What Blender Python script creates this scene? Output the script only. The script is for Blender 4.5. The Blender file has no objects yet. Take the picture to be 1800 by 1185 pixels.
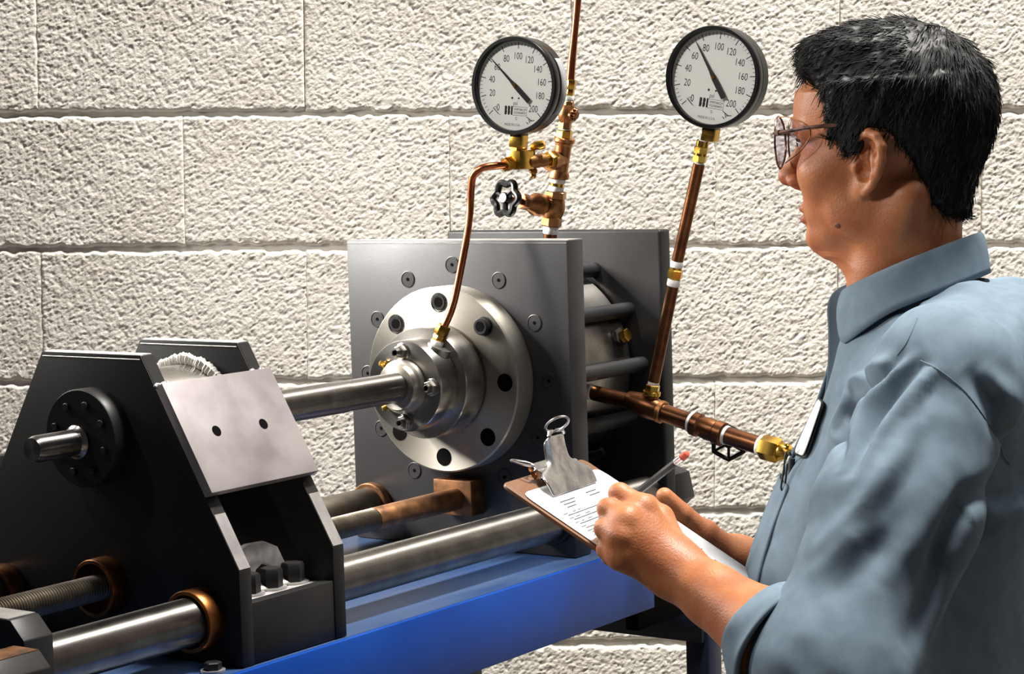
import bpy, bmesh, math, random
import numpy as np
from mathutils import Vector, Matrix
from mathutils.bvhtree import BVHTree

random.seed(7); np.random.seed(7)
PI = math.pi
SC = bpy.context.scene
COL = SC.collection

# ------------------------------------------------------------------ camera
F = 3814.2; PITCH = 8.4766e-2; ROLL = -3.02353e-2; YAW = .613247
_cp, _sp, _cr, _sr = math.cos(PITCH), math.sin(PITCH), math.cos(ROLL), math.sin(ROLL)
_R = np.array([[_cr, -_sr, 0], [_sr, _cr, 0], [0, 0, 1.]])
_up = _R @ np.array([0, -_cp, -_sp]); _fw = _R @ np.array([0, -_sp, _cp]); _rt = _R @ np.array([1., 0, 0])
WM = np.array([math.sin(YAW)*_rt + math.cos(YAW)*_fw, -(math.cos(YAW)*_rt - math.sin(YAW)*_fw), _up])
CAM = np.array([-2.3167, -1.7217, 1.5797])
RT, DN, FD = WM @ np.array([1., 0, 0]), WM @ np.array([0, 1., 0]), WM @ np.array([0, 0, 1.])
FH = np.array([FD[0], FD[1], 0]); FH /= np.linalg.norm(FH)            # level forward
RH = np.array([FH[1], -FH[0], 0])                                     # level right
cd = bpy.data.cameras.new('camera'); cam = bpy.data.objects.new('camera', cd); COL.objects.link(cam)
cd.sensor_width = 36.0; cd.lens = F/1800*36.0; cd.clip_start = .05; cd.clip_end = 60
m = Matrix.Identity(4)
for i in range(3):
    m[i][0] = RT[i]; m[i][1] = -DN[i]; m[i][2] = -FD[i]; m[i][3] = CAM[i]
cam.matrix_world = m
SC.camera = cam

def ray(px, py): return WM @ np.array([(px-900)/F, (py-592.5)/F, 1.0])
def at(px, py, **k):
    """point of the photo's pixel on a world plane (X=, Y=, Z=) or at a distance d from the camera"""
    r = ray(px, py)
    if 'd' in k: return Vector(CAM + r*k['d'])
    a, v = list(k.items())[0]; i = 'XYZ'.index(a)
    return Vector(CAM + r*((v-CAM[i])/r[i]))
def CF(right, fwd, z):
    p = CAM + RH*right + FH*fwd; return Vector((p[0], p[1], z))

# ------------------------------------------------------------------ world, light, exposure
SC.view_settings.view_transform = 'Standard'; SC.view_settings.look = 'None'
SC.view_settings.gamma = 1.0; SC.view_settings.exposure = 0.0; SC.view_settings.use_curve_mapping = False
w = bpy.data.worlds.new('world'); SC.world = w; w.use_nodes = True
bg = w.node_tree.nodes['Background']; bg.inputs[0].default_value = (.9, .95, 1.0, 1); bg.inputs[1].default_value = .04
def aim(o, target):
    d = Vector(target) - o.location
    o.rotation_euler = d.to_track_quat('-Z', 'Y').to_euler()
def area(name, loc, target, sx, sy, watts, col=(1, 1, 1)):
    l = bpy.data.lights.new(name, 'AREA'); l.shape = 'RECTANGLE'; l.size = sx; l.size_y = sy; l.energy = watts; l.color = col
    o = bpy.data.objects.new(name, l); COL.objects.link(o); o.location = loc; aim(o, target); return o
def spot(name, loc, target, watts, deg, blend=.5, radius=.08, col=(1, 1, 1)):
    l = bpy.data.lights.new(name, 'SPOT'); l.energy = watts; l.spot_size = math.radians(deg); l.spot_blend = blend
    l.shadow_soft_size = radius; l.color = col
    o = bpy.data.objects.new(name, l); COL.objects.link(o); o.location = loc; aim(o, target); return o
area('wall_softbox', CF(1.3, 2.6, 5.6), CF(-.35, 3.5, 1.2), 1.2, .5, 700, (1.0, .97, .92))
spot('machine_spot', (-.75, 1.2, 2.42), (0.02, -.02, 1.33), 170, 24, .6, .05, (1.0, .97, .92))
area('machine_softbox', (-.60, 1.0, 1.95), (0, 0, 1.33), .45, .45, 13, (1.0, .97, .92)).data.spread = math.radians(75)
spot('carriage_spot', CF(.9, 1.9, 3.2), (-.57, -.13, 1.25), 58, 10, .7, .10, (1.0, .97, .95))
spot('gauge_spot', CF(-1.3, 1.5, 2.9), (.05, -.22, 1.66), 150, 15, .6, .10, (1.0, .97, .93))
spot('collar_spot', (-1.35, .85, 3.0), (-.62, .0, 1.36), 45, 9, .7, .06, (1.0, .97, .93))
spot('barrel_spot', CF(1.0, 2.1, 2.9), (.16, -.12, 1.34), 60, 8, .6, .04, (1.0, .98, .95))
spot('face_spot', CF(-1.5, 1.5, 2.5), CF(.36, 2.2, 1.42), 118, 28, .6, .16, (1.0, .96, .90))
spot('shirt_spot', CF(1.9, 1.75, 3.2), CF(.66, 2.2, 1.40), 70, 24, .8, .22, (1.0, .98, .96))
# ------------------------------------------------------------------ materials
def lin(c):
    return tuple((x/255/12.92 if x/255 <= .04045 else ((x/255+.055)/1.055)**2.4) for x in c)
def mat(name, col, rough=.5, metal=0., col2=None, nscale=30., ndet=4, bump=0., bscale=200., rough2=None, stretch=None, spec=.5, coat=0., aniso=0., lo=.35, hi=.65, bdist=.001):
    m = bpy.data.materials.new(name); m.use_nodes = True
    nt = m.node_tree; b = nt.nodes['Principled BSDF']
    c1 = lin(col) + (1,)
    b.inputs['Base Color'].default_value = c1; b.inputs['Roughness'].default_value = rough
    b.inputs['Metallic'].default_value = metal; b.inputs['Specular IOR Level'].default_value = spec
    b.inputs['Coat Weight'].default_value = coat
    if aniso:                                   # lathe-turned surface: grooves run round the X axis
        tg = nt.nodes.new('ShaderNodeTangent'); tg.direction_type = 'RADIAL'; tg.axis = 'X'
        b.inputs['Anisotropic'].default_value = aniso; b.inputs['Anisotropic Rotation'].default_value = .25; nt.links.new(tg.outputs[0], b.inputs['Tangent'])
    tc = nt.nodes.new('ShaderNodeTexCoord'); mp = nt.nodes.new('ShaderNodeMapping')
    nt.links.new(tc.outputs['Object'], mp.inputs['Vector'])
    if stretch: mp.inputs['Scale'].default_value = stretch
    if col2 is not None or rough2 is not None:
        n = nt.nodes.new('ShaderNodeTexNoise'); n.inputs['Scale'].default_value = nscale; n.inputs['Detail'].default_value = ndet
        nt.links.new(mp.outputs[0], n.inputs['Vector'])
        mr = nt.nodes.new('ShaderNodeMapRange'); mr.inputs[1].default_value = lo; mr.inputs[2].default_value = hi
        nt.links.new(n.outputs['Fac'], mr.inputs[0])
        if col2 is not None:
            mx = nt.nodes.new('ShaderNodeMix'); mx.data_type = 'RGBA'
            mx.inputs[6].default_value = c1; mx.inputs[7].default_value = lin(col2) + (1,)
            nt.links.new(mr.outputs[0], mx.inputs[0]); nt.links.new(mx.outputs[2], b.inputs['Base Color'])
        if rough2 is not None:
            m2 = nt.nodes.new('ShaderNodeMapRange'); m2.inputs[3].default_value = rough; m2.inputs[4].default_value = rough2
            nt.links.new(mr.outputs[0], m2.inputs[0]); nt.links.new(m2.outputs[0], b.inputs['Roughness'])
    if bump:
        n2 = nt.nodes.new('ShaderNodeTexNoise'); n2.inputs['Scale'].default_value = bscale; n2.inputs['Detail'].default_value = 3
        nt.links.new(mp.outputs[0], n2.inputs['Vector'])
        bp = nt.nodes.new('ShaderNodeBump'); bp.inputs['Strength'].default_value = bump; bp.inputs['Distance'].default_value = bdist
        nt.links.new(n2.outputs['Fac'], bp.inputs['Height']); nt.links.new(bp.outputs[0], b.inputs['Normal'])
    return m
def glass_mat(name, tint=(1, 1, 1), gl=.08):
    m = bpy.data.materials.new(name); m.use_nodes = True; nt = m.node_tree
    nt.nodes.remove(nt.nodes['Principled BSDF']); out = nt.nodes['Material Output']
    t = nt.nodes.new('ShaderNodeBsdfTransparent'); t.inputs[0].default_value = tint + (1,)
    g = nt.nodes.new('ShaderNodeBsdfGlossy'); g.inputs['Roughness'].default_value = .03
    mx = nt.nodes.new('ShaderNodeMixShader'); fr = nt.nodes.new('ShaderNodeFresnel'); fr.inputs[0].default_value = 1.33
    nt.links.new(fr.outputs[0], mx.inputs[0]); nt.links.new(t.outputs[0], mx.inputs[1]); nt.links.new(g.outputs[0], mx.inputs[2])
    nt.links.new(mx.outputs[0], out.inputs[0]); return m
M = {}
M['wall'] = mat('painted_block', (224, 219, 209), .85, 0, (214, 207, 196), 6, 3, bump=.5, bscale=420, bdist=.0012, spec=.2)
M['mortar'] = mat('painted_joint', (222, 216, 206), .9, 0, bump=.3, bscale=300, spec=.2)
M['floor'] = mat('concrete_floor', (92, 88, 82), .8, 0, (110, 104, 96), 3, 5)
M['black'] = mat('black_oxide_steel', (27, 26, 26), .5, .0, (36, 35, 35), 9, 6, bump=.08, bscale=250, rough2=.42, spec=.22)
M['plate'] = mat('end_plate_steel', (35, 34, 35), .5, .0, (47, 46, 47), 14, 8, bump=.08, bscale=300, rough2=.4, spec=.4)
M['edge'] = mat('sawn_steel', (196, 193, 190), .38, .8, (168, 164, 162), 40, 5)
M['grey'] = mat('ground_steel_plate', (150, 143, 142), .5, .35, (122, 114, 114), 16, 7, bump=.03, bscale=400)
M['steel'] = mat('machined_steel', (186, 182, 176), .24, 1., (150, 146, 140), 18, 6, rough2=.34, aniso=.6)
M['flange'] = mat('turned_steel', (186, 181, 170), .44, 1., (150, 145, 136), 12, 7, rough2=.54, aniso=.7)
M['rod'] = mat('ground_rod_steel', (150, 146, 140), .27, 1., (124, 120, 114), 30, 5, rough2=.36, aniso=.8)
M['oldrod'] = mat('dull_rod_steel', (120, 112, 100), .45, .9, (92, 84, 72), 30, 5)
M['rust'] = mat('rusty_steel', (142, 98, 62), .5, .75, (84, 58, 40), 60, 6, lo=.3, hi=.7)
M['bronze_bush'] = mat('bronze_bushing', (150, 96, 50), .38, .9, (98, 58, 32), 50, 4)
M['copper'] = mat('copper_tube', (196, 118, 78), .28, 1., (168, 92, 58), 40, 4)
M['copper_dark'] = mat('tarnished_copper_pipe', (150, 98, 62), .33, 1., (92, 60, 42), 25, 5)
M['bronze'] = mat('cast_bronze', (180, 128, 82), .38, 1., (140, 94, 58), 60, 5, bump=.25, bscale=700)
M['brass'] = mat('brass', (214, 172, 78), .24, 1., (186, 142, 58), 60, 4)
M['tape'] = mat('thread_tape', (240, 238, 232), .7, 0, bump=.5, bscale=900)
M['blackgloss'] = mat('black_enamel', (11, 11, 12), .3, 0, spec=.3)
M['dial'] = mat('dial_white', (236, 235, 228), .6, 0)
M['ink'] = mat('dial_ink', (22, 22, 22), .6)
M['greylabel'] = mat('grey_label', (150, 150, 152), .5)
M['glass'] = glass_mat('clear_glass')
M['lens'] = glass_mat('lens_plastic', (.66, .62, .72))
M['blue'] = mat('blue_machine_paint', (7, 56, 136), .36, 0, (11, 64, 148), 8, 5, spec=.25, rough2=.44)
M['bluetop'] = mat('worn_blue_paint', (34, 58, 100), .34, 0, (52, 70, 98), 5, 6, spec=.4, rough2=.5, stretch=(1, 4, 1))
M['blueshade'] = mat('shaded_blue_paint', (20, 27, 48), .4, 0, (16, 22, 38), 8, 4)  # bench blue with the shade on the lower frame painted in
M['hole'] = mat('dark_bore_and_gap', (8, 7, 7), .9, spec=.05)
M['rubber'] = mat('black_rubber', (18, 18, 20), .55)
M['skin'] = mat('skin', (172, 110, 70), .5, 0, (152, 88, 54), 28, 5, bump=.5, bscale=420, spec=.35, bdist=.0009)
_b = M['skin'].node_tree.nodes['Principled BSDF']
_b.inputs['Subsurface Weight'].default_value = .05; _b.inputs['Subsurface Radius'].default_value = (.012, .005, .003); _b.inputs['Subsurface Scale'].default_value = .5
M['mole'] = mat('mole', (92, 54, 38), .6)
M['lip'] = mat('lip', (148, 82, 60), .45)
M['hair'] = mat('black_hair', (14, 13, 14), .55, 0, spec=.25)
M['shirt'] = mat('grey_blue_twill', (104, 119, 131), .85, 0, (96, 111, 124), 60, 5, bump=.25, bscale=1500, spec=.15, bdist=.0005)
M['shirtshade'] = mat('shirt_shaded', (74, 86, 96), .9, 0, spec=.1)  # shirt cloth with the shade behind the near collar put into its colour
M['trouser'] = mat('dark_trousers', (44, 48, 60), .9)
M['shoe'] = mat('shoe_leather', (30, 24, 20), .4)
M['eyewhite'] = mat('eye_white', (226, 220, 212), .2)
M['iris'] = mat('dark_iris', (40, 24, 16), .2)
M['board'] = mat('hardboard', (116, 76, 46), .45, 0, (94, 60, 36), 20, 5, coat=.15)
M['paper'] = mat('paper', (238, 238, 240), .8)
M['print'] = mat('printed_grey', (72, 72, 78), .8)
M['chrome'] = mat('clip_steel', (200, 198, 196), .22, 1., (140, 138, 140), 60, 5, rough2=.38, bump=.05, bscale=120)
M['pencil'] = mat('black_lacquer', (10, 10, 11), .45, 0, spec=.25)
M['eraser'] = mat('red_eraser', (190, 82, 62), .8)
M['frame'] = mat('glasses_frame', (120, 84, 70), .3, .3, (40, 30, 28), 130, 2)
M['bright_edge'] = mat('clean_cut_edge', (222, 219, 210), .5, .25, (196, 192, 184), 40, 5)
M['palecast'] = mat('pale_casting', (158, 154, 150), .6, 0, (128, 124, 122), 60, 5)
M['badge'] = mat('badge_white', (238, 238, 234), .5)
M['badgeedge'] = mat('badge_edge', (24, 28, 26), .5)

# ------------------------------------------------------------------ meshes and objects
def tag(o, label=None, cat=None, group=None, kind=None):
    if label: o['label'] = label
    if cat: o['category'] = cat
    if group: o['group'] = group
    if kind: o['kind'] = kind
    return o
def thing(name, label, cat, loc=(0, 0, 0), group=None):
    o = bpy.data.objects.new(name, None); COL.objects.link(o); o.location = loc; o.empty_display_size = .05
    return tag(o, label, cat, group)
def adopt(o, parent):
    """parents o (whose own matrix is its world place) under a thing or a part"""
    if parent is None: return o
    o.parent = parent
    o.matrix_parent_inverse = Matrix.Translation(parent.location).inverted() if parent.type == 'EMPTY' else PLACE.get(parent.name, Matrix.Identity(4)).inverted()
    return o
PLACE = {}                                    # world matrix of every part placed by its own matrix
def new_obj(name, me, parent=None, mtx=None):
    o = bpy.data.objects.new(name, me); COL.objects.link(o)
    if mtx is not None: o.matrix_basis = mtx; PLACE[o.name] = mtx.copy()
    return adopt(o, parent)
def axis(a, b=None, d=None, hint=(0, 0, 1)):
    """matrix with its z from a towards b"""
    a = Vector(a); z = (Vector(b) - a if b is not None else Vector(d)).normalized()
    h = Vector(hint)
    if abs(h.normalized().dot(z)) > .97: h = Vector((0, 1, 0))
    x = h.cross(z).normalized(); y = z.cross(x)
    return Matrix(((x.x, y.x, z.x, a.x), (x.y, y.y, z.y, a.y), (x.z, y.z, z.z, a.z), (0, 0, 0, 1)))
class MB:
    def __init__(s): s.bm = bmesh.new()
    def _add(s, co, faces, mtx=None):
        vs = [s.bm.verts.new(mtx @ Vector(c) if mtx is not None else Vector(c)) for c in co]
        out = []
        for f in faces:
            try: out.append(s.bm.faces.new([vs[i] for i in f]))
            except ValueError: pass
        return vs, out
    def box(s, lo, hi, mtx=None):
        (x0, y0, z0), (x1, y1, z1) = lo, hi
        s._add([(x0, y0, z0), (x1, y0, z0), (x1, y1, z0), (x0, y1, z0), (x0, y0, z1), (x1, y0, z1), (x1, y1, z1), (x0, y1, z1)],
               [(3, 2, 1, 0), (4, 5, 6, 7), (0, 1, 5, 4), (1, 2, 6, 5), (2, 3, 7, 6), (3, 0, 4, 7)], mtx); return s
    def prism(s, pts, h0, h1, mtx=None):
        n = len(pts)
        co = [(p[0], p[1], h0) for p in pts] + [(p[0], p[1], h1) for p in pts]
        s._add(co, [tuple(range(n-1, -1, -1)), tuple(range(n, 2*n))] + [(i, (i+1) % n, n+(i+1) % n, n+i) for i in range(n)], mtx); return s
    def lathe(s, prof, seg=32, mtx=None, cap=True, phase=0.):
        co, fs = [], []; n = len(prof)
        for r, z in prof:
            for k in range(seg):
                a = 2*PI*k/seg + phase; co.append((r*math.cos(a), r*math.sin(a), z))
        for i in range(n-1):
            for k in range(seg):
                fs.append((i*seg+k, i*seg+(k+1) % seg, (i+1)*seg+(k+1) % seg, (i+1)*seg+k))
        if cap:
            fs.append(tuple(range(seg-1, -1, -1))); fs.append(tuple((n-1)*seg+k for k in range(seg)))
        s._add(co, fs, mtx); return s
    def cyl(s, r, z0, z1, seg=32, mtx=None, ch=0.):
        p = [(r-ch, z0), (r, z0+ch), (r, z1-ch), (r-ch, z1)] if ch else [(r, z0), (r, z1)]
        return s.lathe(p, seg, mtx)
    def hexa(s, r, z0, z1, mtx=None):
        c = (z1-z0)*.12
        return s.lathe([(r*.88, z0), (r, z0+c), (r, z1-c), (r*.88, z1)], 6, mtx, phase=.3)
    def tube(s, pts, r, seg=12, mtx=None, caps=True, closed=False):
        pts = [Vector(p) for p in pts]; n = len(pts)
        rs = r if isinstance(r, (list, tuple)) else [r]*n
        co = []; nrm = None
        for i, p in enumerate(pts):
            if closed: t = (pts[(i+1) % n] - pts[i-1]).normalized()
            else: t = (pts[min(i+1, n-1)] - pts[max(i-1, 0)]).normalized()
            if nrm is None:
                nrm = t.orthogonal().normalized()
            nrm = (nrm - t*nrm.dot(t)).normalized(); bi = t.cross(nrm)
            for k in range(seg):
                a = 2*PI*k/seg; co.append(p + (nrm*math.cos(a) + bi*math.sin(a))*rs[i])
        fs = [(i*seg+k, i*seg+(k+1) % seg, ((i+1) % n)*seg+(k+1) % seg, ((i+1) % n)*seg+k) for i in range(n if closed else n-1) for k in range(seg)]
        if caps and not closed: fs += [tuple(range(seg-1, -1, -1)), tuple((n-1)*seg+k for k in range(seg))]
        s._add(co, fs, mtx); return s
    def ball(s, c, r, mtx=None, seg=16, sc=(1, 1, 1)):
        nr = seg//2; prof = [(max(1e-5, r*math.sin(PI*i/nr)), -r*math.cos(PI*i/nr)) for i in range(nr+1)]
        mm = Matrix.Translation(Vector(c)) @ Matrix.Diagonal(Vector(sc).to_4d())
        return s.lathe(prof, seg, mtx @ mm if mtx is not None else mm)
    def mesh(s, name, m, bev=0., ang=35, seg=2):
        bm = s.bm
        if bev:
            bmesh.ops.recalc_face_normals(bm, faces=bm.faces)
            es = [e for e in bm.edges if len(e.link_faces) == 2 and e.calc_face_angle(0) > math.radians(28)]
            bmesh.ops.bevel(bm, geom=es, offset=bev, segments=seg, affect='EDGES', profile=.5, clamp_overlap=True)
        bmesh.ops.recalc_face_normals(bm, faces=bm.faces)
        me = bpy.data.meshes.new(name); bm.to_mesh(me); bm.free()
        me.polygons.foreach_set('use_smooth', [True]*len(me.polygons)); me.set_sharp_from_angle(angle=math.radians(ang))
        me.materials.append(m); return me
    def build(s, name, m, parent=None, bev=0., ang=35, mtx=None, seg=2, label=None):
        o = new_obj(name, s.mesh(name, m, bev, ang, seg), parent, mtx)
        if label: o['label'] = label
        return o
def text_mesh(body, size, xs=1., align='CENTER'):
    cu = bpy.data.curves.new('t', 'FONT'); cu.body = body; cu.size = size; cu.align_x = align; cu.align_y = 'CENTER'
    cu.resolution_u = 3
    o = bpy.data.objects.new('t', cu); COL.objects.link(o)
    dg = bpy.context.evaluated_depsgraph_get(); me = bpy.data.meshes.new_from_object(o.evaluated_get(dg))
    bpy.data.objects.remove(o); bpy.data.curves.remove(cu)
    v = [(p.co.x*xs, p.co.y) for p in me.vertices]; f = [tuple(p.vertices) for p in me.polygons]
    bpy.data.meshes.remove(me); return v, f
# ------------------------------------------------------------------ wall of painted blocks, floor
def vnoise(x, y, seed):
    xi = np.floor(x).astype(np.int64); yi = np.floor(y).astype(np.int64); fx = x-xi; fy = y-yi
    fx = fx*fx*fx*(fx*(fx*6-15)+10); fy = fy*fy*fy*(fy*(fy*6-15)+10)
    def h(a, b):
        n = (a*374761393 + b*668265263 + seed*974711) & 0xffffffff
        n = ((n ^ (n >> 13))*1274126177) & 0xffffffff
        return ((n ^ (n >> 16)) & 0xffff)/65535.0
    return (h(xi, yi)*(1-fx)+h(xi+1, yi)*fx)*(1-fy) + (h(xi, yi+1)*(1-fx)+h(xi+1, yi+1)*fx)*fy
WALL_D = 3.55
BH, BW = .2195, .4345                   # course height and block pitch
GAP_H, GAP_V = .006, .0
_ww, _hh = BW-GAP_V, BH-GAP_H
def block_mesh(seed):
    st = .0017; nx, ny = int(_ww/st), int(_hh/st)
    X, Y = np.meshgrid(np.linspace(-_ww/2, _ww/2, nx), np.linspace(-_hh/2, _hh/2, ny), indexing='ij')
    u, v = X*.80+Y*.60, -X*.60+Y*.80           # slanting grain
    wx = vnoise(X*60, Y*60, seed+9)*.006
    def n(f, sx, sy, s): return vnoise((u+wx)*f*sx+37, (v+wx)*f*sy+51, seed+s)
    a = n(250, .72, 1.25, 1); b = n(430, .75, 1.2, 2); c = n(680, 1, 1, 3); d = n(60, 1, 1, 4)
    h = (a-.5)*.0010 + (b-.5)*.0011 + (c-.5)*.0006 + (d-.5)*.0003
    pit = np.clip(n(200, .8, 1.1, 5)-.66, 0, 1)*-.0040
    h = h + pit
    wob = (vnoise(X*70, Y*0+seed, seed+6)-.5)*.006
    dy = _hh/2-np.abs(Y)+wob; dx = _ww/2-np.abs(X) + (vnoise(Y*60, X*0+seed, seed+7)-.5)*.003
    ey = np.clip(1-dy/.0065, 0, 1.6)**2*.0075; ex = np.clip(1-dx/.0055, 0, 1.4)**2*.0018
    z = h*np.clip(dy/.006, .15, 1) - ey - ex
    co = np.stack([X, Y, z], -1).reshape(-1, 3)
    i = np.arange(nx*ny).reshape(nx, ny)
    q = np.stack([i[:-1, :-1], i[1:, :-1], i[1:, 1:], i[:-1, 1:]], -1).reshape(-1, 4)
    # skirt back to the mortar
    ring = np.concatenate([i[:, 0], i[-1, 1:], i[-2::-1, -1], i[0, -2:0:-1]])
    back = co[ring].copy(); back[:, 2] = -.016
    nb = len(co); j = np.arange(len(ring)); k = (j+1) % len(ring)
    q2 = np.stack([ring[k], ring[j], nb+j, nb+k], -1)
    co = np.concatenate([co, back]); q = np.concatenate([q, q2])
    me = bpy.data.meshes.new('concrete_block'); me.vertices.add(len(co)); me.vertices.foreach_set('co', co.ravel())
    me.loops.add(q.size); me.loops.foreach_set('vertex_index', q.ravel()); me.polygons.add(len(q))
    me.polygons.foreach_set('loop_start', np.arange(0, q.size, 4)); me.polygons.foreach_set('loop_total', np.full(len(q), 4))
    me.polygons.foreach_set('use_smooth', np.ones(len(q), bool))
    me.update(calc_edges=True); me.validate(); me.materials.append(M['wall']); return me
# wall frame: x along the courses, y up the wall, z out towards the room
_wx = Vector(RT) ; _wo = Vector(CAM + FH*WALL_D)
_zn = Vector(-FH); _wx = Vector(RH)
_wy = Vector((0, 0, 1))
_t = 1.48*PI/180
_wx2 = _wx*math.cos(_t) - _wy*math.sin(_t); _wy2 = _wy*math.cos(_t) + _wx*math.sin(_t)
WF = Matrix(((_wx2.x, _wy2.x, _zn.x, _wo.x), (_wx2.y, _wy2.y, _zn.y, _wo.y), (_wx2.z, _wy2.z, _zn.z, _wo.z), (0, 0, 0, 1)))
def wall_xy(px, py):
    r = Vector(ray(px, py)); c = Vector(CAM); t = (_wo-c).dot(_zn)/r.dot(_zn); q = WF.inverted() @ (c+r*t); return q.x, q.y
_blocks = [block_mesh(11+17*k) for k in range(5)]
j0 = wall_xy(535, 199)[1]               # height of the first joint seen
xa = wall_xy(535, 100)[0]; xb = wall_xy(322, 330)[0]
wall = MB().box((-2.6, -1.6, -.12), (2.6, 1.35, -.0075), WF).build('wall_back', M['mortar'])
tag(wall, kind='structure')
rows = range(-8, 7); cnt = 0
for r in rows:
    yc = j0 + (r+.5)*BH
    if yc > 1.25 or yc < -1.5: continue
    x0 = xa if r % 2 == 0 else xb
    for c in range(-6, 7):
        xc = x0 + (c+.5)*BW
        if abs(xc) > 2.35: continue
        mt = WF @ Matrix.Translation((xc + random.uniform(-.0012, .0012), yc + random.uniform(-.0012, .0012), random.uniform(-.0012, .0012))) @ Matrix.Rotation(random.choice((0, PI)), 4, 'Z') @ Matrix.Rotation(random.uniform(-.004, .004), 4, 'Z')
        new_obj('concrete_block', _blocks[(r*7+c*3) % 5], wall, mt); cnt += 1
fl = MB().box((-4, -4.2, -.1), (4.5, 4.5, 0)).build('floor', M['floor']); tag(fl, kind='structure')
# ------------------------------------------------------------------ machine (world X runs along its axis)
ZA = 1.283                                   # height of the piston axis
AX = lambda x, y=0., z=ZA: axis((x, y, z), d=(1, 0, 0))      # local z along world X
ZB = 1.052                                   # bench top
# bench
bench = thing('steel_bench', 'blue painted steel machine bench carrying the test rig', 'bench', (-.3, 0, 0))
MB().box((-1.5, -.206, ZB-.012), (.275, .26, ZB)).build('top_plate', M['bluetop'], bench, .001)
MB().prism([(-.205, ZB-.010), (-.210, ZB+.001), (-.2165, ZB+.001), (-.2165, .9655), (-.17, .9655), (-.17, .972), (-.208, .972), (-.208, ZB-.010)], -1.5, .136,
           Matrix(((0, 0, 1, 0), (1, 0, 0, 0), (0, 1, 0, 0), (0, 0, 0, 1)))).build('side_beam', M['blue'], bench, .0012)
MB().box((-1.5, .255, .9655), (.275, .2645, ZB-.001)).build('side_beam', M['blue'], bench, .0012)
MB().box((.285, -.2015, .884), (.345, .254, .930)).build('cross_beam', M['blueshade'], bench, .002)
MB().box((-1.45, -.2, .90), (-1.39, .254, .9645)).build('cross_beam', M['blueshade'], bench, .002)
MB().box((.135, -.19, .9305), (.27, -.1702, ZB-.0125)).build('dark_gap_block', M['hole'], bench, .001)  # near-black block added to paint the darkness past the beam end
for x, y in ((.294, -.2065), (.294, .2165), (-1.44, -.2), (-1.44, .21)):
    MB().box((x, y, .02), (x+.038, y+.038, .9)).build('leg', M['blueshade'], bench, .003)
    MB().box((x-.02, y-.02, 0), (x+.058, y+.058, .02)).build('foot_plate', M['blueshade'], bench, .002)

# cylinder rig: two square end plates, twelve tie rods, flange, hub, barrel
rig = thing('cylinder_test_rig', 'dark steel test cylinder between two square end plates with a bright round flange', 'test rig', (.12, 0, ZB))
ep = MB().box((0, -.1815, ZB+.0005), (.038, .1825, 1.4655)).build('front_end_plate', M['plate'], rig, .0016)
MB().prism([(-.0007, 1.4620), (.0040, 1.4662), (.037, 1.4662), (.037, 1.4645), (.0008, 1.4612)], -.1808, .1818, Matrix(((1, 0, 0, 0), (0, 0, 1, 0), (0, 1, 0, 0), (0, 0, 0, 1)))).build('bevelled_edge', M['edge'], ep)
fp = MB().box((.231, -.1815, ZB+.0005), (.2585, .1825, 1.4685)).build('rear_end_plate', M['black'], rig, .004, seg=3)
RC = .1505
for k in range(12):
    a = k*PI/6
    y, z = .0025+RC*math.cos(a), 1.283+RC*math.sin(a)
    if z < 1.16 and abs(y) > .12: continue
    MB().cyl(.0105, .038, .231, 24, axis((0, y, z), d=(1, 0, 0))).build('tie_rod', M['rubber'], rig)
    p = MB().lathe([(.0112, -.0005), (.0112, .0006), (.0102, .0010), (.0100, .0004), (.0024, .0005), (.0022, -.0005)], 28, axis((-.0002, y, z), d=(-1, 0, 0))).build('tie_rod_end', M['plate'], rig)
    MB().cyl(.0021, .0, .0011, 12, axis((-.0002, y, z), d=(-1, 0, 0))).build('centre_mark', M['hole'], p)
FM = axis((0, 0, ZA), d=(-1, 0, 0))          # local z towards the viewer along the axis
fl_ = MB().lathe([(.1215, 0), (.1235, .001), (.1235, .0335), (.1215, .0355), (.05, .0355)], 96, FM).build('flange', M['flange'], rig, label='bright turned steel flange')
MB().lathe([(.0742, .0352), (.0742, .0362), (.0700, .0366), (.0700, .040), (.0732, .041), (.0732, .0765), (.0722, .0785), (.03, .0785)], 80, FM).build('hub', M['steel'], rig)
MB().lathe([(.0585, .078), (.0595, .079), (.0595, .1125), (.0582, .1145), (.02, .1145)], 72, FM).build('gland_ring', M['steel'], rig)
MB().lathe([(.034, .114), (.035, .115), (.035, .124), (.031, .126), (.031, .131), (.029, .134), (.019, .134)], 48, FM).build('rod_seal_collar', M['flange'], rig)
def sockbolt(parent, M4, r, h, mm, name='socket_bolt'):
    b = MB().lathe([(r, -.002), (r, h-.0012), (r-.0012, h), (r*.62, h), (r*.58, h-.0006)], 28, M4).build(name, mm, parent)
    MB().lathe([(r*.6, h-.003), (r*.6, h+.0001)], 6, M4).build('hex_socket', M['hole'], b)
    return b
for k in range(8):
    a = PI/2 + k*PI/4
    off = .006 if k == 1 else -.0045 if k in (0, 7) else -.006
    mm = FM @ Matrix.Translation((0, 0, 0))
    c = Vector((-.0355, .103*math.cos(a), ZA + .103*math.sin(a)))
    M4 = axis(c, d=(-1, 0, 0))
    if k in (0, 7, 1):
        MB().lathe([(.0128, .0004), (.0128, .0010), (.0118, .0012), (.0118, .0004)], 32, M4, cap=False).build('counterbore', M['black'], rig)
        sockbolt(rig, M4, .0112, .0012 if k != 1 else .010, M['black'])
    else:
        MB().cyl(.0118, -.001, .0006, 32, M4).build('bolt_hole', M['hole'], rig)
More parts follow.
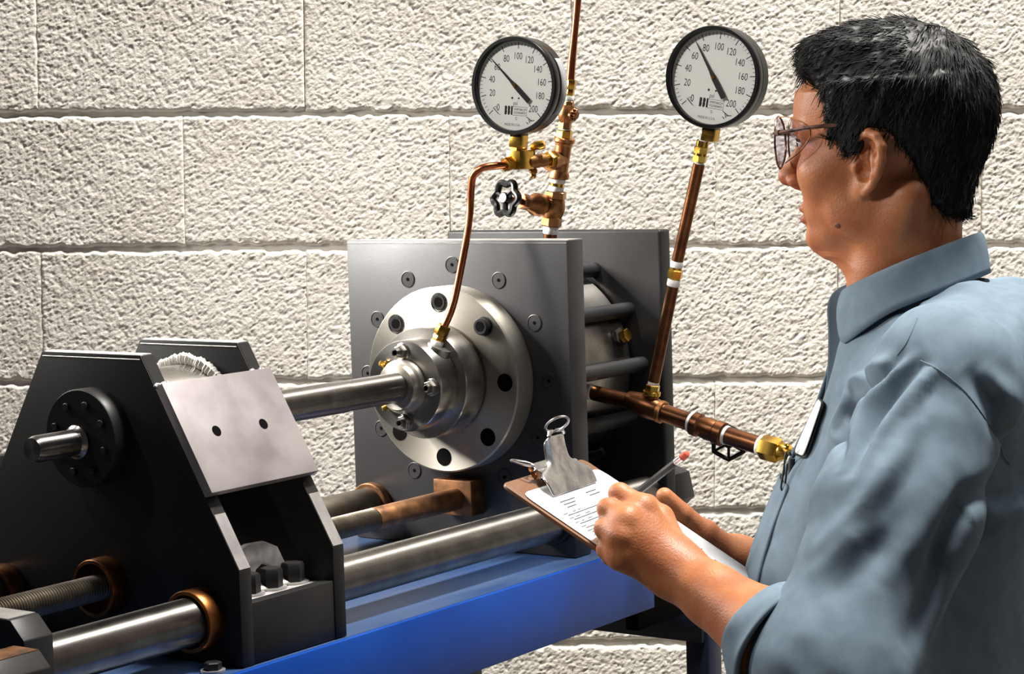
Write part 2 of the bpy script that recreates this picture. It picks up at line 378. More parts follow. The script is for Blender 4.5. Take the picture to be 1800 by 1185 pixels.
for dy, dz, h in ((.002, .0445, .013), (0, -.0465, .011), (.044, 0, .010), (-.044, 0, .008)):
    M4 = axis((-.1145, dy, ZA+dz), d=(-1, 0, 0))
    b = MB().lathe([(.0115, -.0005), (.0115, .001), (.0105, .0015)], 28, M4).hexa(.0092, .0015, .0085, M4).lathe([(.0048, .0085), (.0048, .0085+h*.6), (.0036, .0085+h*.6), (.0034, .006)], 20, M4).build('gland_bolt', M['steel'], rig)
for dy, dz, mm in ((.026, .026, 'brass'), (.024, -.026, 'brass')):
    M4 = axis((-.1145, dy, ZA+dz), d=(-1, .5, .35 if dz > 0 else -.35))
    MB().hexa(.006, 0, .006, M4).cyl(.0035, .006, .013, 16, M4, .0006).build('grease_fitting', M['brass'], rig)
# barrel behind the front plate, dark tie-rod sleeves, plug
MB().lathe([(.1345, 0), (.1360, .0015), (.1360, .180), (.132, .185), (.09, .186), (.09, .193)], 96, axis((.038, 0, ZA), d=(1, 0, 0))).build('barrel', M['steel'], rig)
pc = Vector((.193, -.1300, 1.3210)); M4 = axis(pc, d=(.0, -1, .30))
pl = MB().cyl(.0125, -.004, .005, 24, M4).hexa(.0135, .005, .010, M4).build('port_boss', M['black'], rig)
MB().hexa(.0095, .010, .021, M4).build('brass_plug', M['brass'], pl)
# nuts behind the rear plate
for y in (-.15, .15):
    M4 = axis((.259, y, 1.1006), d=(1, 0, 0))
    MB().hexa(.036, 0, .05, M4).build('rod_nut', M['black'], rig)
# hub port
PB = Vector((-.0855, -.036, ZA+.0475)); PD = Vector((.10, -.50, 1.0)).normalized()
M4 = axis(PB - PD*.012, d=PD)
MB().lathe([(.0165, 0), (.0165, .012), (.0155, .0145), (.008, .0148)], 32, M4).build('port_boss', M['steel'], rig)

# piston rod
pr = thing('piston_rod', 'bright ground piston rod running from the round flange through the carriage', 'rod', (-.4, 0, ZA))
MB().lathe([(.0195, .128), (.0195, .238), (.0203, .2385), (.0203, .500)], 48, FM, cap=True).build('rod_body', M['rod'], pr)
MB().lathe([(.0145, .640), (.0145, .7495), (.0125, .7545), (.004, .7545)], 40, FM).build('rod_end', M['rod'], pr)
MB().lathe([(.0165, .686), (.0185, .690), (.0185, .692), (.0162, .694), (.0148, .697)], 36, FM).build('retaining_ring', M['steel'], pr)

# carriage
car = thing('carriage', 'black trapezoid steel carriage with a grey sloping cover plate, on the guide rods', 'carriage', (-.58, 0, ZB))
OUT = [(-.0755, 1.3766), (-.204, 1.1552), (-.204, ZB+.0008), (.204, ZB+.0008), (.204, 1.1552), (.0755, 1.3766)]
YZX = Matrix(((0, 0, 1, 0), (1, 0, 0, 0), (0, 1, 0, 0), (0, 0, 0, 1)))
def framep(x0, x1):
    o = MB().prism(OUT, x0, x1, YZX).build('frame_plate', M['black'], car, .0008)
    # bright flame-cut edges: strips let into the top and the two slopes
    def strip(y0, z0, y1, z1, mm, nm):
        d = Vector((y1-y0, z1-z0)); L = d.length; d.normalize(); n_ = Vector((d.y, -d.x)) if (d.y*(y0+y1) - d.x*(z0+z1-2.4)) > 0 else Vector((-d.y, d.x))
        pts = [(y0, z0), (y1, z1), (y1+n_.x*.0006, z1+n_.y*.0006), (y0+n_.x*.0006, z0+n_.y*.0006)]
        MB().prism(pts, x0+.0009, x1-.0009, YZX).build(nm, mm, o)
    # the top front corner is ground to a bright bevel
    MB().prism([(x0-.0007, 1.3722), (x0+.0050, 1.3774), (x1-.0009, 1.3774), (x1-.0009, 1.3762), (x0+.0004, 1.3712)], -.0745, .0745, Matrix(((1, 0, 0, 0), (0, 0, 1, 0), (0, 1, 0, 0), (0, 0, 0, 1)))).build('cut_edge', M['bright_edge'], o)
    strip(-.0760, 1.3757, -.0950, 1.3430, M['black'], 'cut_edge')
    strip(-.1712, 1.2117, -.2035, 1.1561, M['edge'], 'cut_edge')
    return o
f1 = framep(-.665, -.6465); f2 = framep(-.513, -.4945)
sl = Vector((-.204+.0755, 1.1552-1.3766)).normalized(); nn = Vector((sl.y, -sl.x)); nn = nn if nn.x < 0 else -nn
def on_slope(t, x, h):                       # t down the slope from its top edge
    p = Vector((-.0755, 1.3766)) + sl*t + nn*h; return Vector((x, p.x, p.y))
SM = axis(on_slope(0, -.665, .0), d=on_slope(0, 0, 1)-on_slope(0, 0, 0), hint=(1, 0, 0))
# local x/y of SM: build it explicitly -> x along world X, y down the slope, z outwards
o_ = on_slope(0, 0, 0); SM = Matrix(((1, 0, 0, 0), (0, sl.x, nn.x, o_.y), (0, sl.y, nn.y, o_.z), (0, 0, 0, 1)))
cp = MB().box((-.6662, .0400, .0007), (-.4935, .1705, .0125), SM).build('cover_plate', M['grey'], car, .0008, label='grey ground steel cover plate with two holes')
for x, t in ((-.6195, .1035), (-.5455, .1050)):
    MB().cyl(.0062, .009, .0128, 24, SM @ Matrix.Translation((x, t, 0))).build('bolt_hole', M['hole'], cp)
MB().box((-.6465, -.2030, ZB+.001), (-.513, -.188, 1.118)).build('lower_tie_plate', M['black'], car, .001)
MB().box((-.6465, .188, ZB+.001), (-.513, .2035, 1.25)).build('rear_tie_plate', M['black'], car, .001)
led = MB().box((-.6465, -.1881, 1.100), (-.513, -.06, 1.116)).build('clamp_ledge', M['palecast'], car, .001)
for x in (-.606, -.570, -.534):
    nb = MB().hexa(.0130, 0, .023, axis((x, -.163, 1.116), d=(0, 0, 1))).build('clamp_nut', M['black'], car)
    MB().lathe([(.0175, 0), (.0175, .002), (.013, .0025)], 28, axis((x, -.163, 1.1158), d=(0, 0, 1))).build('washer', M['edge'], nb)
# arched bright casting behind the nuts
arch = [(-.132+.0, 1.116), (-.132, 1.152)]
MB().prism([(-0.620, 1.116), (-0.620, 1.146), (-0.610, 1.160), (-0.587, 1.166), (-0.560, 1.165), (-0.540, 1.156), (-0.525, 1.130), (-0.520, 1.116), (-0.546, 1.116), (-0.551, 1.136), (-0.565, 1.142), (-0.577, 1.136), (-0.580, 1.116), (-0.598, 1.116), (-0.602, 1.130), (-0.614, 1.128)], .140, .148,
           Matrix(((1, 0, 0, 0), (0, 0, -1, 0), (0, 1, 0, 0), (0, 0, 0, 1)))).build('clamp_bracket', M['palecast'], car, .001)
# boss and ring weld inside, bearing collar outside
MB().lathe([(.066, 0), (.068, .002), (.068, .085)], 64, axis((-.60, 0, ZA), d=(1, 0, 0))).build('bearing_boss', M['steel'], car)
wb = MB()
for k in range(110):
    a = 2*PI*k/110; rr = random.uniform(.0075, .0100)
    c = (-.5185, (.0725+random.uniform(-.001, .001))*math.cos(a), ZA+(.0725+random.uniform(-.001, .001))*math.sin(a))
    wb.ball((0, 0, 0), rr*.62, Matrix.Translation(c) @ Matrix.Rotation(a, 4, 'X') @ Matrix.Diagonal((1.25, 1.5, .8, 1)), 8)
tag(wb.build('weld_bead', M['bright_edge'], car), 'bright ring of weld round the boss', kind='stuff')
bc = MB().lathe([(.0515, 0), (.0535, .001), (.0535, .022), (.0522, .024), (.02, .024)], 64, axis((-.665, -.004, ZA+.004), d=(-1, 0, 0))).build('bearing_collar', M['black'], car)
for k in range(8):
    a = k*PI/4+.3
    MB().cyl(.0042, .0, .0036, 14, axis((-.689, -.004+.038*math.cos(a), ZA+.004+.038*math.sin(a)), d=(-1, 0, 0)), .0005).build('cap_screw', M['rubber'], bc)
for x, t in ((-.6555, .0372), (-.5036, .0372)):       # weld beads at the top of the cover plate
    q = MB()
    for k in range(9): q.ball((x-.0095+.0024*k, random.uniform(-.001, .001)+t, .0015), random.uniform(.0018, .0028), SM, 8)
    q.build('weld_spatter', M['edge'], car)
for y, z, r, mm in ((-.15, 1.1006, .0335, 'bronze_bush'), (.15, 1.1006, .0335, 'bronze_bush'), (-.012, 1.1235, .032, 'bronze_bush')):
    M4 = axis((-.665, y, z), d=(-1, 0, 0))
    MB().lathe([(r-.001, -.001), (r, .0005), (r, .0225), (r-.001, .0240), (r*.86, .0242), (r*.84, .003)], 48, M4).build('bushing', M[mm], car)
# guide rods
for y, lab in ((-.15, 'bright steel guide rod along the front of the bench'), (.15, 'dull steel guide rod along the back of the bench')):
    g = thing('guide_rod', lab, 'rod', (-.3, y, 1.1006))
    mm = M['rod'] if y < 0 else M['oldrod']
    MB().lathe([(.024, -.945), (.0255, -.9435), (.0255, .3)], 64, axis((0, y, 1.1006), d=(1, 0, 0))).build('rod_shaft', mm, g)
    MB().lathe([(.0315, 0), (.0315, .012), (.030, .0135), (.0256, .0135)], 48, axis((-.0008, y, 1.1006), d=(-1, 0, 0))).build('rod_collar', M['black'] if y < 0 else M['rust'], g)
# threaded rod: helical groove cut as close rings
tr = thing('threaded_rod', 'long threaded steel drive rod between the two guide rods', 'rod', (-.4, -.012, 1.1235))
prof = []; x = -.99
pitch = .0038
while x < -.20:
    prof += [(.0124, x), (.0145, x+pitch*.38), (.0145, x+pitch*.5), (.0124, x+pitch*.88)]; x += pitch
MB().lathe(prof, 32, axis((0, -.012, 1.1235), d=(1, 0, 0))).build('thread', M['oldrod'], tr, ang=20)
MB().lathe([(.0140, -.203), (.0148, -.201), (.0150, -.03), (.0140, -.028)], 32, axis((0, -.012, 1.1235), d=(1, 0, 0))).build('plain_end', M['rust'], tr, label='rust brown plain end of the rod')
tb = MB().box((-.03, -.0385, 1.1015), (-.0006, .0235, 1.1485)).build('rod_block', M['rust'], tr, .0012, label='rust brown square block')
# end block on the left and the small clamp before it
eb = thing('end_block', 'black steel end block with chamfered corner at the lower left', 'block', (-.93, 0, ZB))
MB().prism([(-.190, ZB+.0005), (-.190, 1.1375), (-.172, 1.1560), (.19, 1.1560), (.19, ZB+.0005)], -.9485, -.912, YZX).build('block_body', M['black'], eb, .0012)
MB().box((-.9475, -.168, 1.1559), (-.913, .185, 1.1566)).build('ground_top', M['edge'], eb)
sb = thing('clamp_block', 'small dark steel clamp block at the bottom left corner', 'block', (-1.0, -.22, ZB))
MB().prism([(-.240, ZB+.0005), (-.240, 1.122), (-.226, 1.1365), (-.1915, 1.1365), (-.1915, ZB+.0005)], -1.05, -.962, YZX).build('block_body', M['black'], sb, .0012)
MB().box((-1.049, -.2255, 1.1364), (-.963, -.1925, 1.1371)).build('ground_top', M['rust'], sb)
# small bolt on the bench beside the carriage
bo = thing('hold_down_bolt', 'small hex bolt on the bench beside the carriage foot', 'bolt', (-.69, -.185, ZB))
MB().cyl(.013, .0005, .003, 24, axis((-.69, -.185, ZB), d=(0, 0, 1))).build('washer', M['edge'], bo)
MB().hexa(.0095, .003, .011, axis((-.69, -.185, ZB), d=(0, 0, 1))).build('bolt_head', M['black'], bo)
# ------------------------------------------------------------------ gauges and pipework
def gauge(M4, value, label, sticker=False, R=.0630):
    """local frame: x right, y up, z out of the dial towards the reader; origin at the dial centre"""
    g = thing('pressure_gauge', label, 'gauge', M4.translation, 'round pressure gauges on the pipes')
    # case + bezel
    MB().lathe([(.02, -.026), (R*.93, -.026), (R*.985, -.0235), (R*.985, -.008), (R*.94, -.006), (R*.94, -.002)], 72, M4).build('case', M['blackgloss'], g)
    MB().lathe([(R*.94, -.004), (R*.985, -.0055), (R, -.004), (R, .0065), (R*.985, .0085), (R*.920, .0085), (R*.912, .007), (R*.912, -.001)], 72, M4, cap=False).build('bezel', M['blackgloss'], g)
    d = MB().cyl(R*.93, -.003, -.0012, 72, M4).build('dial', M['dial'], g)
    lift = -.0011
    tk = MB()
    for k in range(51):
        a = math.radians(225-270*k/50); mj = k % 5 == 0
        r0, r1, wd = (.750, .875, .0085) if mj else (.812, .875, .005)
        c, s = math.cos(a), math.sin(a)
        q = [(r*R*c - sd*wd*R*s, r*R*s + sd*wd*R*c, lift) for r, sd in ((r0, -1), (r1, -1), (r1, 1), (r0, 1))]
        tk._add(q, [(0, 1, 2, 3)], M4)
    tk.build('tick_marks', M['ink'], d)
    nm = MB()
    def put(mb, txt, x, y, size, xs=.72, rot=0.):
        v, f = text_mesh(txt, size, xs); c, s = math.cos(rot), math.sin(rot)
        mb._add([(x+a*c-b*s, y+a*s+b*c, lift) for a, b in v], f, M4)
    for v in range(0, 201, 20):
        a = math.radians(225-270*v/200); rr = .595*R if v not in (0, 200) else .625*R
        if v in (0, 200): a += math.radians(4 if v == 0 else -2)
        put(nm, str(v), rr*math.cos(a)*1.0, rr*math.sin(a), R*.20)
    nm.build('numerals', M['ink'], d)
    lg = MB()
    put(lg, 'psi', .0, -.36*R, R*.12, .8)
    for k, x in enumerate((-.25, -.175, -.10)):      # three bold marks of the emblem
        sh = [(x, -.60), (x+.045, -.60), (x+.06, -.54), (x+.05, -.50), (x+.06, -.46), (x+.045, -.42), (x, -.42)] if k < 2 else [(x, -.60), (x+.04, -.60), (x+.04, -.42), (x, -.42)]
        lg._add([(a*R, b*R, lift) for a, b in sh], [tuple(range(len(sh)))], M4)
    x0, x1, y0, y1, t = -.055, .28, -.605, -.425, .007
    for q in ((x0, y0, x1, y0+t), (x0, y1-t, x1, y1), (x1-t, y0, x1, y1)):
        lg._add([(q[0]*R, q[1]*R, lift), (q[2]*R, q[1]*R, lift), (q[2]*R, q[3]*R, lift), (q[0]*R, q[3]*R, lift)], [(0, 1, 2, 3)], M4)
    rr = random.Random(5)
    for yy in (-.485, -.55):                         # the two small lines in the box, too fine to read: short strokes
        xx = x0+.03
        while xx < x1-.04:
            wd = rr.uniform(.012, .026)
            for (ax, ay, bx, by) in rr.choice((((0, 0, .3, 1), (.7, 0, 1, 1), (0, .4, 1, .6)), ((0, 0, 1, .2), (0, .8, 1, 1), (.4, 0, .65, 1)), ((0, 0, .3, 1), (0, .8, 1, 1), (.7, .3, 1, .8)))):
                lg._add([((xx+wd*ax)*R, (yy-.022+.045*ay)*R, lift), ((xx+wd*bx)*R, (yy-.022+.045*ay)*R, lift), ((xx+wd*bx)*R, (yy-.022+.045*by)*R, lift), ((xx+wd*ax)*R, (yy-.022+.045*by)*R, lift)], [(0, 1, 2, 3)], M4)
            xx += wd+.009
    for sx, sy, sz in ((-.085, -.255, .03), (.07, -.255, .026)):
        lg._add([(sx*R, (sy-sz)*R, lift), ((sx+sz)*R, sy*R, lift), (sx*R, (sy+sz)*R, lift), ((sx-sz)*R, sy*R, lift)], [(0, 1, 2, 3)], M4)
    put(lg, 'D', .04*R, -.67*R, R*.085, .8, .3)
    put(lg, 'MADE IN U.S.A.', -.05*R, -.80*R, R*.075, .75)
    for ax, ay, bx, by in ((.27, -.62, .40, -.69), (.33, -.66, .36, -.74), (.36, -.70, .47, -.68), (.28, -.73, .33, -.76)):
        dv = Vector((bx-ax, by-ay)).normalized()*.008
        lg._add([((ax-dv.y)*R, (ay+dv.x)*R, lift), ((bx-dv.y)*R, (by+dv.x)*R, lift), ((bx+dv.y)*R, (by-dv.x)*R, lift), ((ax+dv.y)*R, (ay-dv.x)*R, lift)], [(0, 1, 2, 3)], M4)
    lg.build('dial_print', M['ink'], d)
    # zero stop at the lower left
    a = math.radians(226)
    MB().tube([(.62*R*math.cos(a), .62*R*math.sin(a), .001), (.70*R*math.cos(a-.05), .70*R*math.sin(a-.05), .001), (.70*R*math.cos(a+.20), .70*R*math.sin(a+.20), .001)], .0005, 6, M4).build('zero_stop', M['ink'], d)
    # needle
    a = math.radians(225-270*value/200); NR = M4 @ Matrix.Rotation(a, 4, 'Z')
    nd = MB().prism([(-.46*R, -.055*R), (-.46*R, .055*R), (-.05*R, .052*R), (.0, .05*R), (.15*R, .027*R), (.80*R, .006*R), (.80*R, -.006*R), (.15*R, -.027*R), (.0, -.05*R), (-.05*R, -.052*R)], .0022, .0030, NR).build('needle', M['ink'], g)
    MB().lathe([(.0026, .0028), (.0026, .0040), (.002, .0046)], 20, M4).build('pivot', M['brass'], nd)
    MB().lathe([(R*.915, .0052), (R*.915, .0060)], 64, M4).build('glass', M['glass'], g)
    # stem
    MB().box((-.0085, -R-.003, -.024), (.0085, -R*.93, -.004), M4).build('socket_block', M['blackgloss'], g, .001)
    MB().box((-.0090, -R-.0165, -.0235), (.0090, -R-.0005, -.0045), M4).build('stem', M['brass'], g, .0012)
    if sticker:
        co, fs = [], []; n = 20
        for k in range(n+1):
            a = math.radians(-33+70*k/n)
            for z in (-.0232, -.0095): co.append((R*.993*math.cos(a), R*.993*math.sin(a), z))
        for k in range(n): fs.append((2*k, 2*k+2, 2*k+3, 2*k+1))
        q = MB(); q._add(co, fs, M4); o = q.build('side_label', M['greylabel'], g)
        s = o.modifiers.new('thick', 'SOLIDIFY'); s.thickness = .0004
    return g
def gauge_frame(p, yaw, tilt):
    """dial looking down the machine (-X), turned towards the camera by yaw and leaning by tilt (clockwise for the reader)"""
    n = (Matrix.Rotation(math.radians(yaw), 3, 'Z') @ Vector((-1, 0, 0))).normalized()
    x = Vector((0, 0, 1)).cross(n).normalized(); y = n.cross(x)
    t = math.radians(-tilt); x2 = x*math.cos(t)+y*math.sin(t); y2 = n.cross(x2)
    return Matrix(((x2.x, y2.x, n.x, p.x), (x2.y, y2.y, n.y, p.y), (x2.z, y2.z, n.z, p.z), (0, 0, 0, 1)))
GL = at(907, 150.5, X=-.012); GR = at(1255.5, 136, X=.095)
MGL = gauge_frame(GL, 4, 5.5); MGR = gauge_frame(GR, 5, 10.5)
gauge(MGL, 63.5, 'left pressure gauge with a grey sticker on its black case, needle near 60', True)
gauge(MGR, 72.5, 'right pressure gauge on the slanted copper pipe, needle between 60 and 80', False, .0650)

PXM = 1306.0                                  # photo pixels per metre at these pipes
def L2(px0, py0, px1, py1, X0, X1=None):
    return at(px0, py0, X=X0), at(px1, py1, X=X0 if X1 is None else X1)
def seg(mb, kind, q, dia, X0, X1=None, prof=None):
    a, b = L2(*q, X0, X1); L = (b-a).length; M4 = axis(a, b); r = dia/2/PXM
    if kind == 'cyl': mb.cyl(r, 0, L, 28, M4, min(.0008, L*.2))
    elif kind == 'hex': mb.hexa(r*1.06, 0, L, M4)
    elif kind == 'band': mb.lathe([(r*.93, 0), (r, L*.15), (r, L*.85), (r*.93, L)], 28, M4)
    elif kind == 'barrel': mb.lathe([(r*(.72+.28*math.sin(PI*t/8)), L*t/8) for t in range(9)], 28, M4)
    elif kind == 'prof': mb.lathe([(r*x, L*t) for x, t in prof], 28, M4)
    return mb
XR = .10
# ---- left riser with valve, tee, petcock, copper tube
lr = thing('gauge_riser', 'bronze valve and fitting stack rising behind the front end plate, under the left gauge', 'pipe', at(967, 415, X=XR))
def P(name, kind, q, dia, mm, X0=XR, X1=None, prof=None, parent=None, lab=None):
    return seg(MB(), kind, q, dia, X0, X1, prof).build(name, M[mm], parent or lr, label=lab)
P('pipe_nipple', 'cyl', (962, 470, 967.5, 408), 24, 'copper_dark')
P('thread_tape', 'band', (967.3, 411, 968.8, 397), 27, 'tape')
vb = P('valve_body', 'barrel', (970, 386, 977, 344), 40, 'bronze')
P('valve_hex', 'hex', (968.8, 398, 970.5, 381), 35, 'bronze', parent=vb)
P('valve_hex', 'hex', (976, 350, 977.5, 336), 36, 'bronze', parent=vb)
rl = MB(); rr = random.Random(3)                 # raised cast lettering, worn past reading
for row in range(2):
    for k in range(5):
        p0 = at(955+5.0*k, 358+9*row-.8*k, X=XR-.013)
        q_ = axis(p0, d=(-.75, -.65, 0))
        rl.box((-.0013, -.0022, -.001), (.0013, .0022, .0016), q_ @ Matrix.Rotation(rr.uniform(-.7, .7), 4, 'Z'))
tag(rl.build('raised_marks', M['bronze'], vb), kind='stuff')
P('bonnet', 'prof', (962, 363, 926, 356), 40, 'bronze', XR-.005, XR-.045, [(.62, 0), (.72, .15), (.75, .3), (1., .34), (1., .62), (.82, .72), (.62, 1.)], vb)
P('packing_nut', 'hex', (928, 356, 916, 354), 26, 'copper_dark', XR-.045, XR-.058, None, vb)
P('valve_stem', 'cyl', (918, 354.5, 890, 349), 11, 'copper_dark', XR-.056, XR-.085, None, vb)
hw_a, hw_b = L2(903, 351, 889, 348.5, XR-.07, XR-.085)
HW = axis(hw_b, hw_a)
hw = thing('valve_handwheel', 'black lobed iron handwheel on the left bronze valve', 'handwheel', hw_b)
h = MB(); pts = []
for k in range(60):
    a = 2*PI*k/60; rr_ = .0205+.0024*math.cos(6*a); pts.append((rr_*math.cos(a), rr_*math.sin(a), .0))
h.tube(pts, .0048, 10, HW, closed=True)
h.build('rim', M['blackgloss'], hw)
MB().cyl(.0075, -.006, .006, 20, HW, .001).build('wheel_hub', M['blackgloss'], hw)
for k in range(3):
    a = 2*PI*k/3+.4
    MB().tube([(0, 0, 0), (.010*math.cos(a), .010*math.sin(a), -.001), (.0205*math.cos(a), .0205*math.sin(a), 0)], [.0045, .0036, .004], 8, HW).build('spoke', M['blackgloss'], hw)
P('thread_tape', 'band', (977, 337, 978.5, 327), 27, 'tape')
P('brass_nipple', 'cyl', (978, 334, 980, 318), 25, 'brass')
P('thread_tape', 'band', (980, 322, 981, 312.5), 27, 'tape')
te = P('tee_body', 'cyl', (983, 306, 991.5, 250), 29, 'bronze')
P('tee_collar', 'prof', (982, 314.5, 983.5, 299), 36, 'bronze', prof=[(.92, 0), (1, .1), (1, .55), (.86, .8), (.8, 1)], parent=te)
P('tee_collar', 'prof', (990.7, 256, 993, 242), 37, 'bronze', prof=[(.8, 0), (.84, .3), (1, .5), (1, .9), (.92, 1)], parent=te)
P('tee_branch', 'prof', (988, 280, 966, 283.5), 34, 'bronze', XR, XR-.03, [(.8, 0), (.8, .5), (1, .62), (1, 1)], te)
P('branch_nut', 'hex', (975, 279.5, 963, 281.5), 28, 'brass', XR-.022, XR-.036)
P('branch_neck', 'cyl', (966, 281, 953, 283), 17, 'brass', XR-.033, XR-.046)
P('branch_ring', 'band', (958, 282, 953, 283), 23, 'bronze', XR-.042, XR-.047)
XG = XR-.085
blk = P('gauge_block_neck', 'cyl', (956, 281.5, 927, 286), 24, 'bronze', XR-.044, XG+.012)
bc_ = at(913, 281, X=XG)
BX = Matrix.Translation(bc_) @ MGL.to_3x3().to_4x4()
gb = MB().box((-.0135, -.0125, -.009), (.0165, .0125, .0095), axis(bc_, d=(1, 0, .0)) @ Matrix(((0, 1, 0, 0), (1, 0, 0, 0), (0, 0, 1, 0), (0, 0, 0, 1))))
gb = MB().box((-.014, -.011, -.0125), (.018, .011, .0125), Matrix.Translation(bc_)).build('gauge_block', M['brass'], lr, .0012)
P('block_top_hex', 'hex', (911.5, 273, 912.5, 257.5), 27, 'brass', XG)
P('thread_tape', 'band', (912, 259, 911.5, 250), 23, 'tape', XG)
P('tube_nut', 'hex', (903, 286.5, 887, 289.5), 24, 'brass', XG-.008, XG-.026)
P('petcock_stem', 'cyl', (938, 290, 936.5, 312), 11, 'brass', XR-.06)
P('petcock_tip', 'prof', (937.5, 296, 936.5, 313.5), 15, 'bronze', XR-.06, prof=[(.7, 0), (1, .15), (1, .4), (.7, .5), (.8, .8), (.5, 1)])
P('petcock_neck', 'cyl', (938, 276, 936, 256), 7, 'brass', XR-.06)
a_, b_ = L2(933, 260.5, 957, 253.5, XR-.062, XR-.055)
MB().tube([a_, a_.lerp(b_, .35)+Vector((0, 0, .0015)), a_.lerp(b_, .8), b_], [.0040, .0060, .0062, .0052], 12).build('petcock_handle', M['brass'], lr)
# upwards: nut, petcock, copper line
P('union_nut', 'hex', (991.3, 244, 993, 228.5), 27, 'brass')
P('thread_tape', 'band', (992.5, 230, 993, 226), 22, 'tape')
P('cock_hex', 'hex', (992.5, 227, 994, 213), 22, 'bronze')
cb = P('cock_body', 'barrel', (994, 216, 998, 184), 30, 'bronze')
P('cock_stem', 'cyl', (997, 201, 1010, 204), 19, 'copper_dark', XR, XR-.002, None, cb)
a_, b_ = L2(1004, 200, 1016, 204, XR-.004)
kb = MB()
for k in range(7):
    t = 2*PI*k/7; kb.ball((0.0062*math.cos(t), .0062*math.sin(t), 0.004), .0028, axis(a_, b_), 8)
kb.cyl(.0055, 0, .010, 16, axis(a_, b_), .001); kb.build('cock_knob', M['copper_dark'], cb)
P('cock_hex', 'hex', (997.5, 188, 998.5, 177), 21, 'bronze')
P('thread_tape', 'band', (998.6, 178.5, 999.5, 168), 20, 'tape')
P('compression_nut', 'hex', (999.5, 170, 1001, 156), 18, 'brass')
P('compression_nut', 'hex', (1001, 157, 1003, 139.5), 21, 'brass')
up = MB(); pts = [at(x, y, X=XR) for x, y in ((1002.5, 143), (1005, 110), (1008, 80), (1011.5, 45), (1014, 18), (1018, -30), (1024, -120), (1029, -230))]
up.tube(pts, [.0056, .0054, .0050, .0046, .0050, .0052, .0052, .0052], 18).build('upper_copper_tube', M['copper'], lr)
# copper line from the gauge block down to the hub port
ct = thing('copper_line', 'thin bent copper tube running from the left gauge down to the flange hub', 'tube', PB)
ctp = [(890, 289.5, XG-.022), (874, 291.3, XG-.034), (858, 292.8, XG-.044), (846, 296, XG-.050), (836, 303.5, XG-.053), (830.5, 314, XG-.053), (828, 335, XG-.053), (826.5, 365, XG-.054), (823, 400, XG-.060), (818, 430, XG-.066), (808.5, 480, XG-.074), (798, 530, XG-.083), (787.5, 560, XG-.090), (777, 581, XG-.094)]
cpts = [at(x, y, X=X) for x, y, X in ctp]
def smooth(pts, n=4):
    out = []
    for i in range(len(pts)-1):
        p0, p1, p2, p3 = pts[max(i-1, 0)], pts[i], pts[i+1], pts[min(i+2, len(pts)-1)]
        for k in range(n):
            t = k/n; out.append(.5*((2*p1)+(p2-p0)*t+(2*p0-5*p1+4*p2-p3)*t*t+(3*p1-p0-3*p2+p3)*t**3))
    return out+[pts[-1]]
MB().tube(smooth(cpts), .0048, 18).build('tube_run', M['copper'], ct)
e1 = cpts[-1]; pm = at(769.5, 600, X=-.0555); dv = (pm-e1)
P('flare_nut', 'hex', (781, 572, 773, 590), 23, 'brass', -.0795, -.082, None, ct)
P('flare_fitting', 'hex', (774, 588, 768.5, 601), 20, 'brass', -.082, -.0845, None, ct)
P('thread_tape', 'band', (769.5, 598, 765, 612), 22, 'tape', -.0845, -.0855, None, ct)
# ---- right riser and cross pipe
XC = .12
rp = thing('right_gauge_pipe', 'slanted copper pipe carrying the right gauge above the rear end plate', 'pipe', at(1146, 668, X=XC))
Q = lambda *a, **k: P(*a, parent=rp, **k)
for nm, q in (('lower_pipe', (1149, 672, 1184.5, 497)), ('upper_pipe', (1189.5, 465, 1229, 288))):
    P(nm, 'cyl', q, 20.5, 'copper_dark', XC, XC-.004 if nm == 'upper_pipe' else XC, None, rp)
P('thread_tape', 'band', (1183, 503, 1185.5, 491), 23, 'tape', XC, None, None, rp)
cpg = P('pipe_coupling', 'cyl', (1184, 499, 1190, 465), 20, 'brass', XC, None, None, rp)
P('coupling_hex', 'hex', (1185.6, 490, 1188.3, 474), 25, 'brass', XC, None, None, cpg)
P('thread_tape', 'band', (1188.5, 470, 1191, 459), 22, 'tape', XC, None, None, rp)
P('thread_tape', 'band', (1227.8, 294, 1229.3, 281), 17, 'tape', XC-.004, None, None, rp)
c2 = P('compression_fitting', 'cyl', (1229.5, 283, 1236, 247), 21, 'brass', XC-.004, None, None, rp)
P('fitting_nut', 'hex', (1229.2, 285, 1231.3, 272), 23, 'brass', XC-.004, None, None, c2)
P('fitting_nut', 'hex', (1232, 270, 1234, 257), 25, 'brass', XC-.004, None, None, c2)
P('fitting_nut', 'hex', (1234.5, 256, 1236.3, 246), 21, 'copper_dark', XC-.004, None, None, c2)
P('thread_tape', 'band', (1236, 248, 1238.5, 236), 17, 'tape', XC-.006, None, None, rp)
xp = thing('cross_pipe', 'dark copper cross pipe with tee and brass end coupling, reaching out to the right', 'pipe', at(1143, 712, X=XC))
P('inner_pipe', 'cyl', (1010, 683, 1042, 690), 22, 'copper_dark', XC, None, None, xp)
P('thread_tape', 'band', (1036.5, 689, 1043, 690.5), 29, 'tape', XC, None, None, xp)
P('inner_nipple', 'cyl', (1041, 690, 1108, 706), 27, 'copper_dark', XC, None, None, xp)
t2 = P('tee_body', 'barrel', (1104, 702, 1170, 727), 42, 'copper_dark', XC, None, None, xp)
P('tee_collar', 'band', (1158, 722.5, 1167, 726), 40, 'bronze', XC, None, None, t2)
P('tee_neck', 'cyl', (1143, 712, 1146, 688), 25, 'copper_dark', XC, None, None, t2)
P('neck_ring', 'band', (1145, 695, 1146.2, 687), 31, 'brass', XC, None, None, t2)
P('neck_nut', 'hex', (1146.3, 688, 1148, 676), 24, 'brass', XC, None, None, t2)
P('thread_tape', 'band', (1148, 677.5, 1150, 668), 20, 'tape', XC, None, None, xp)
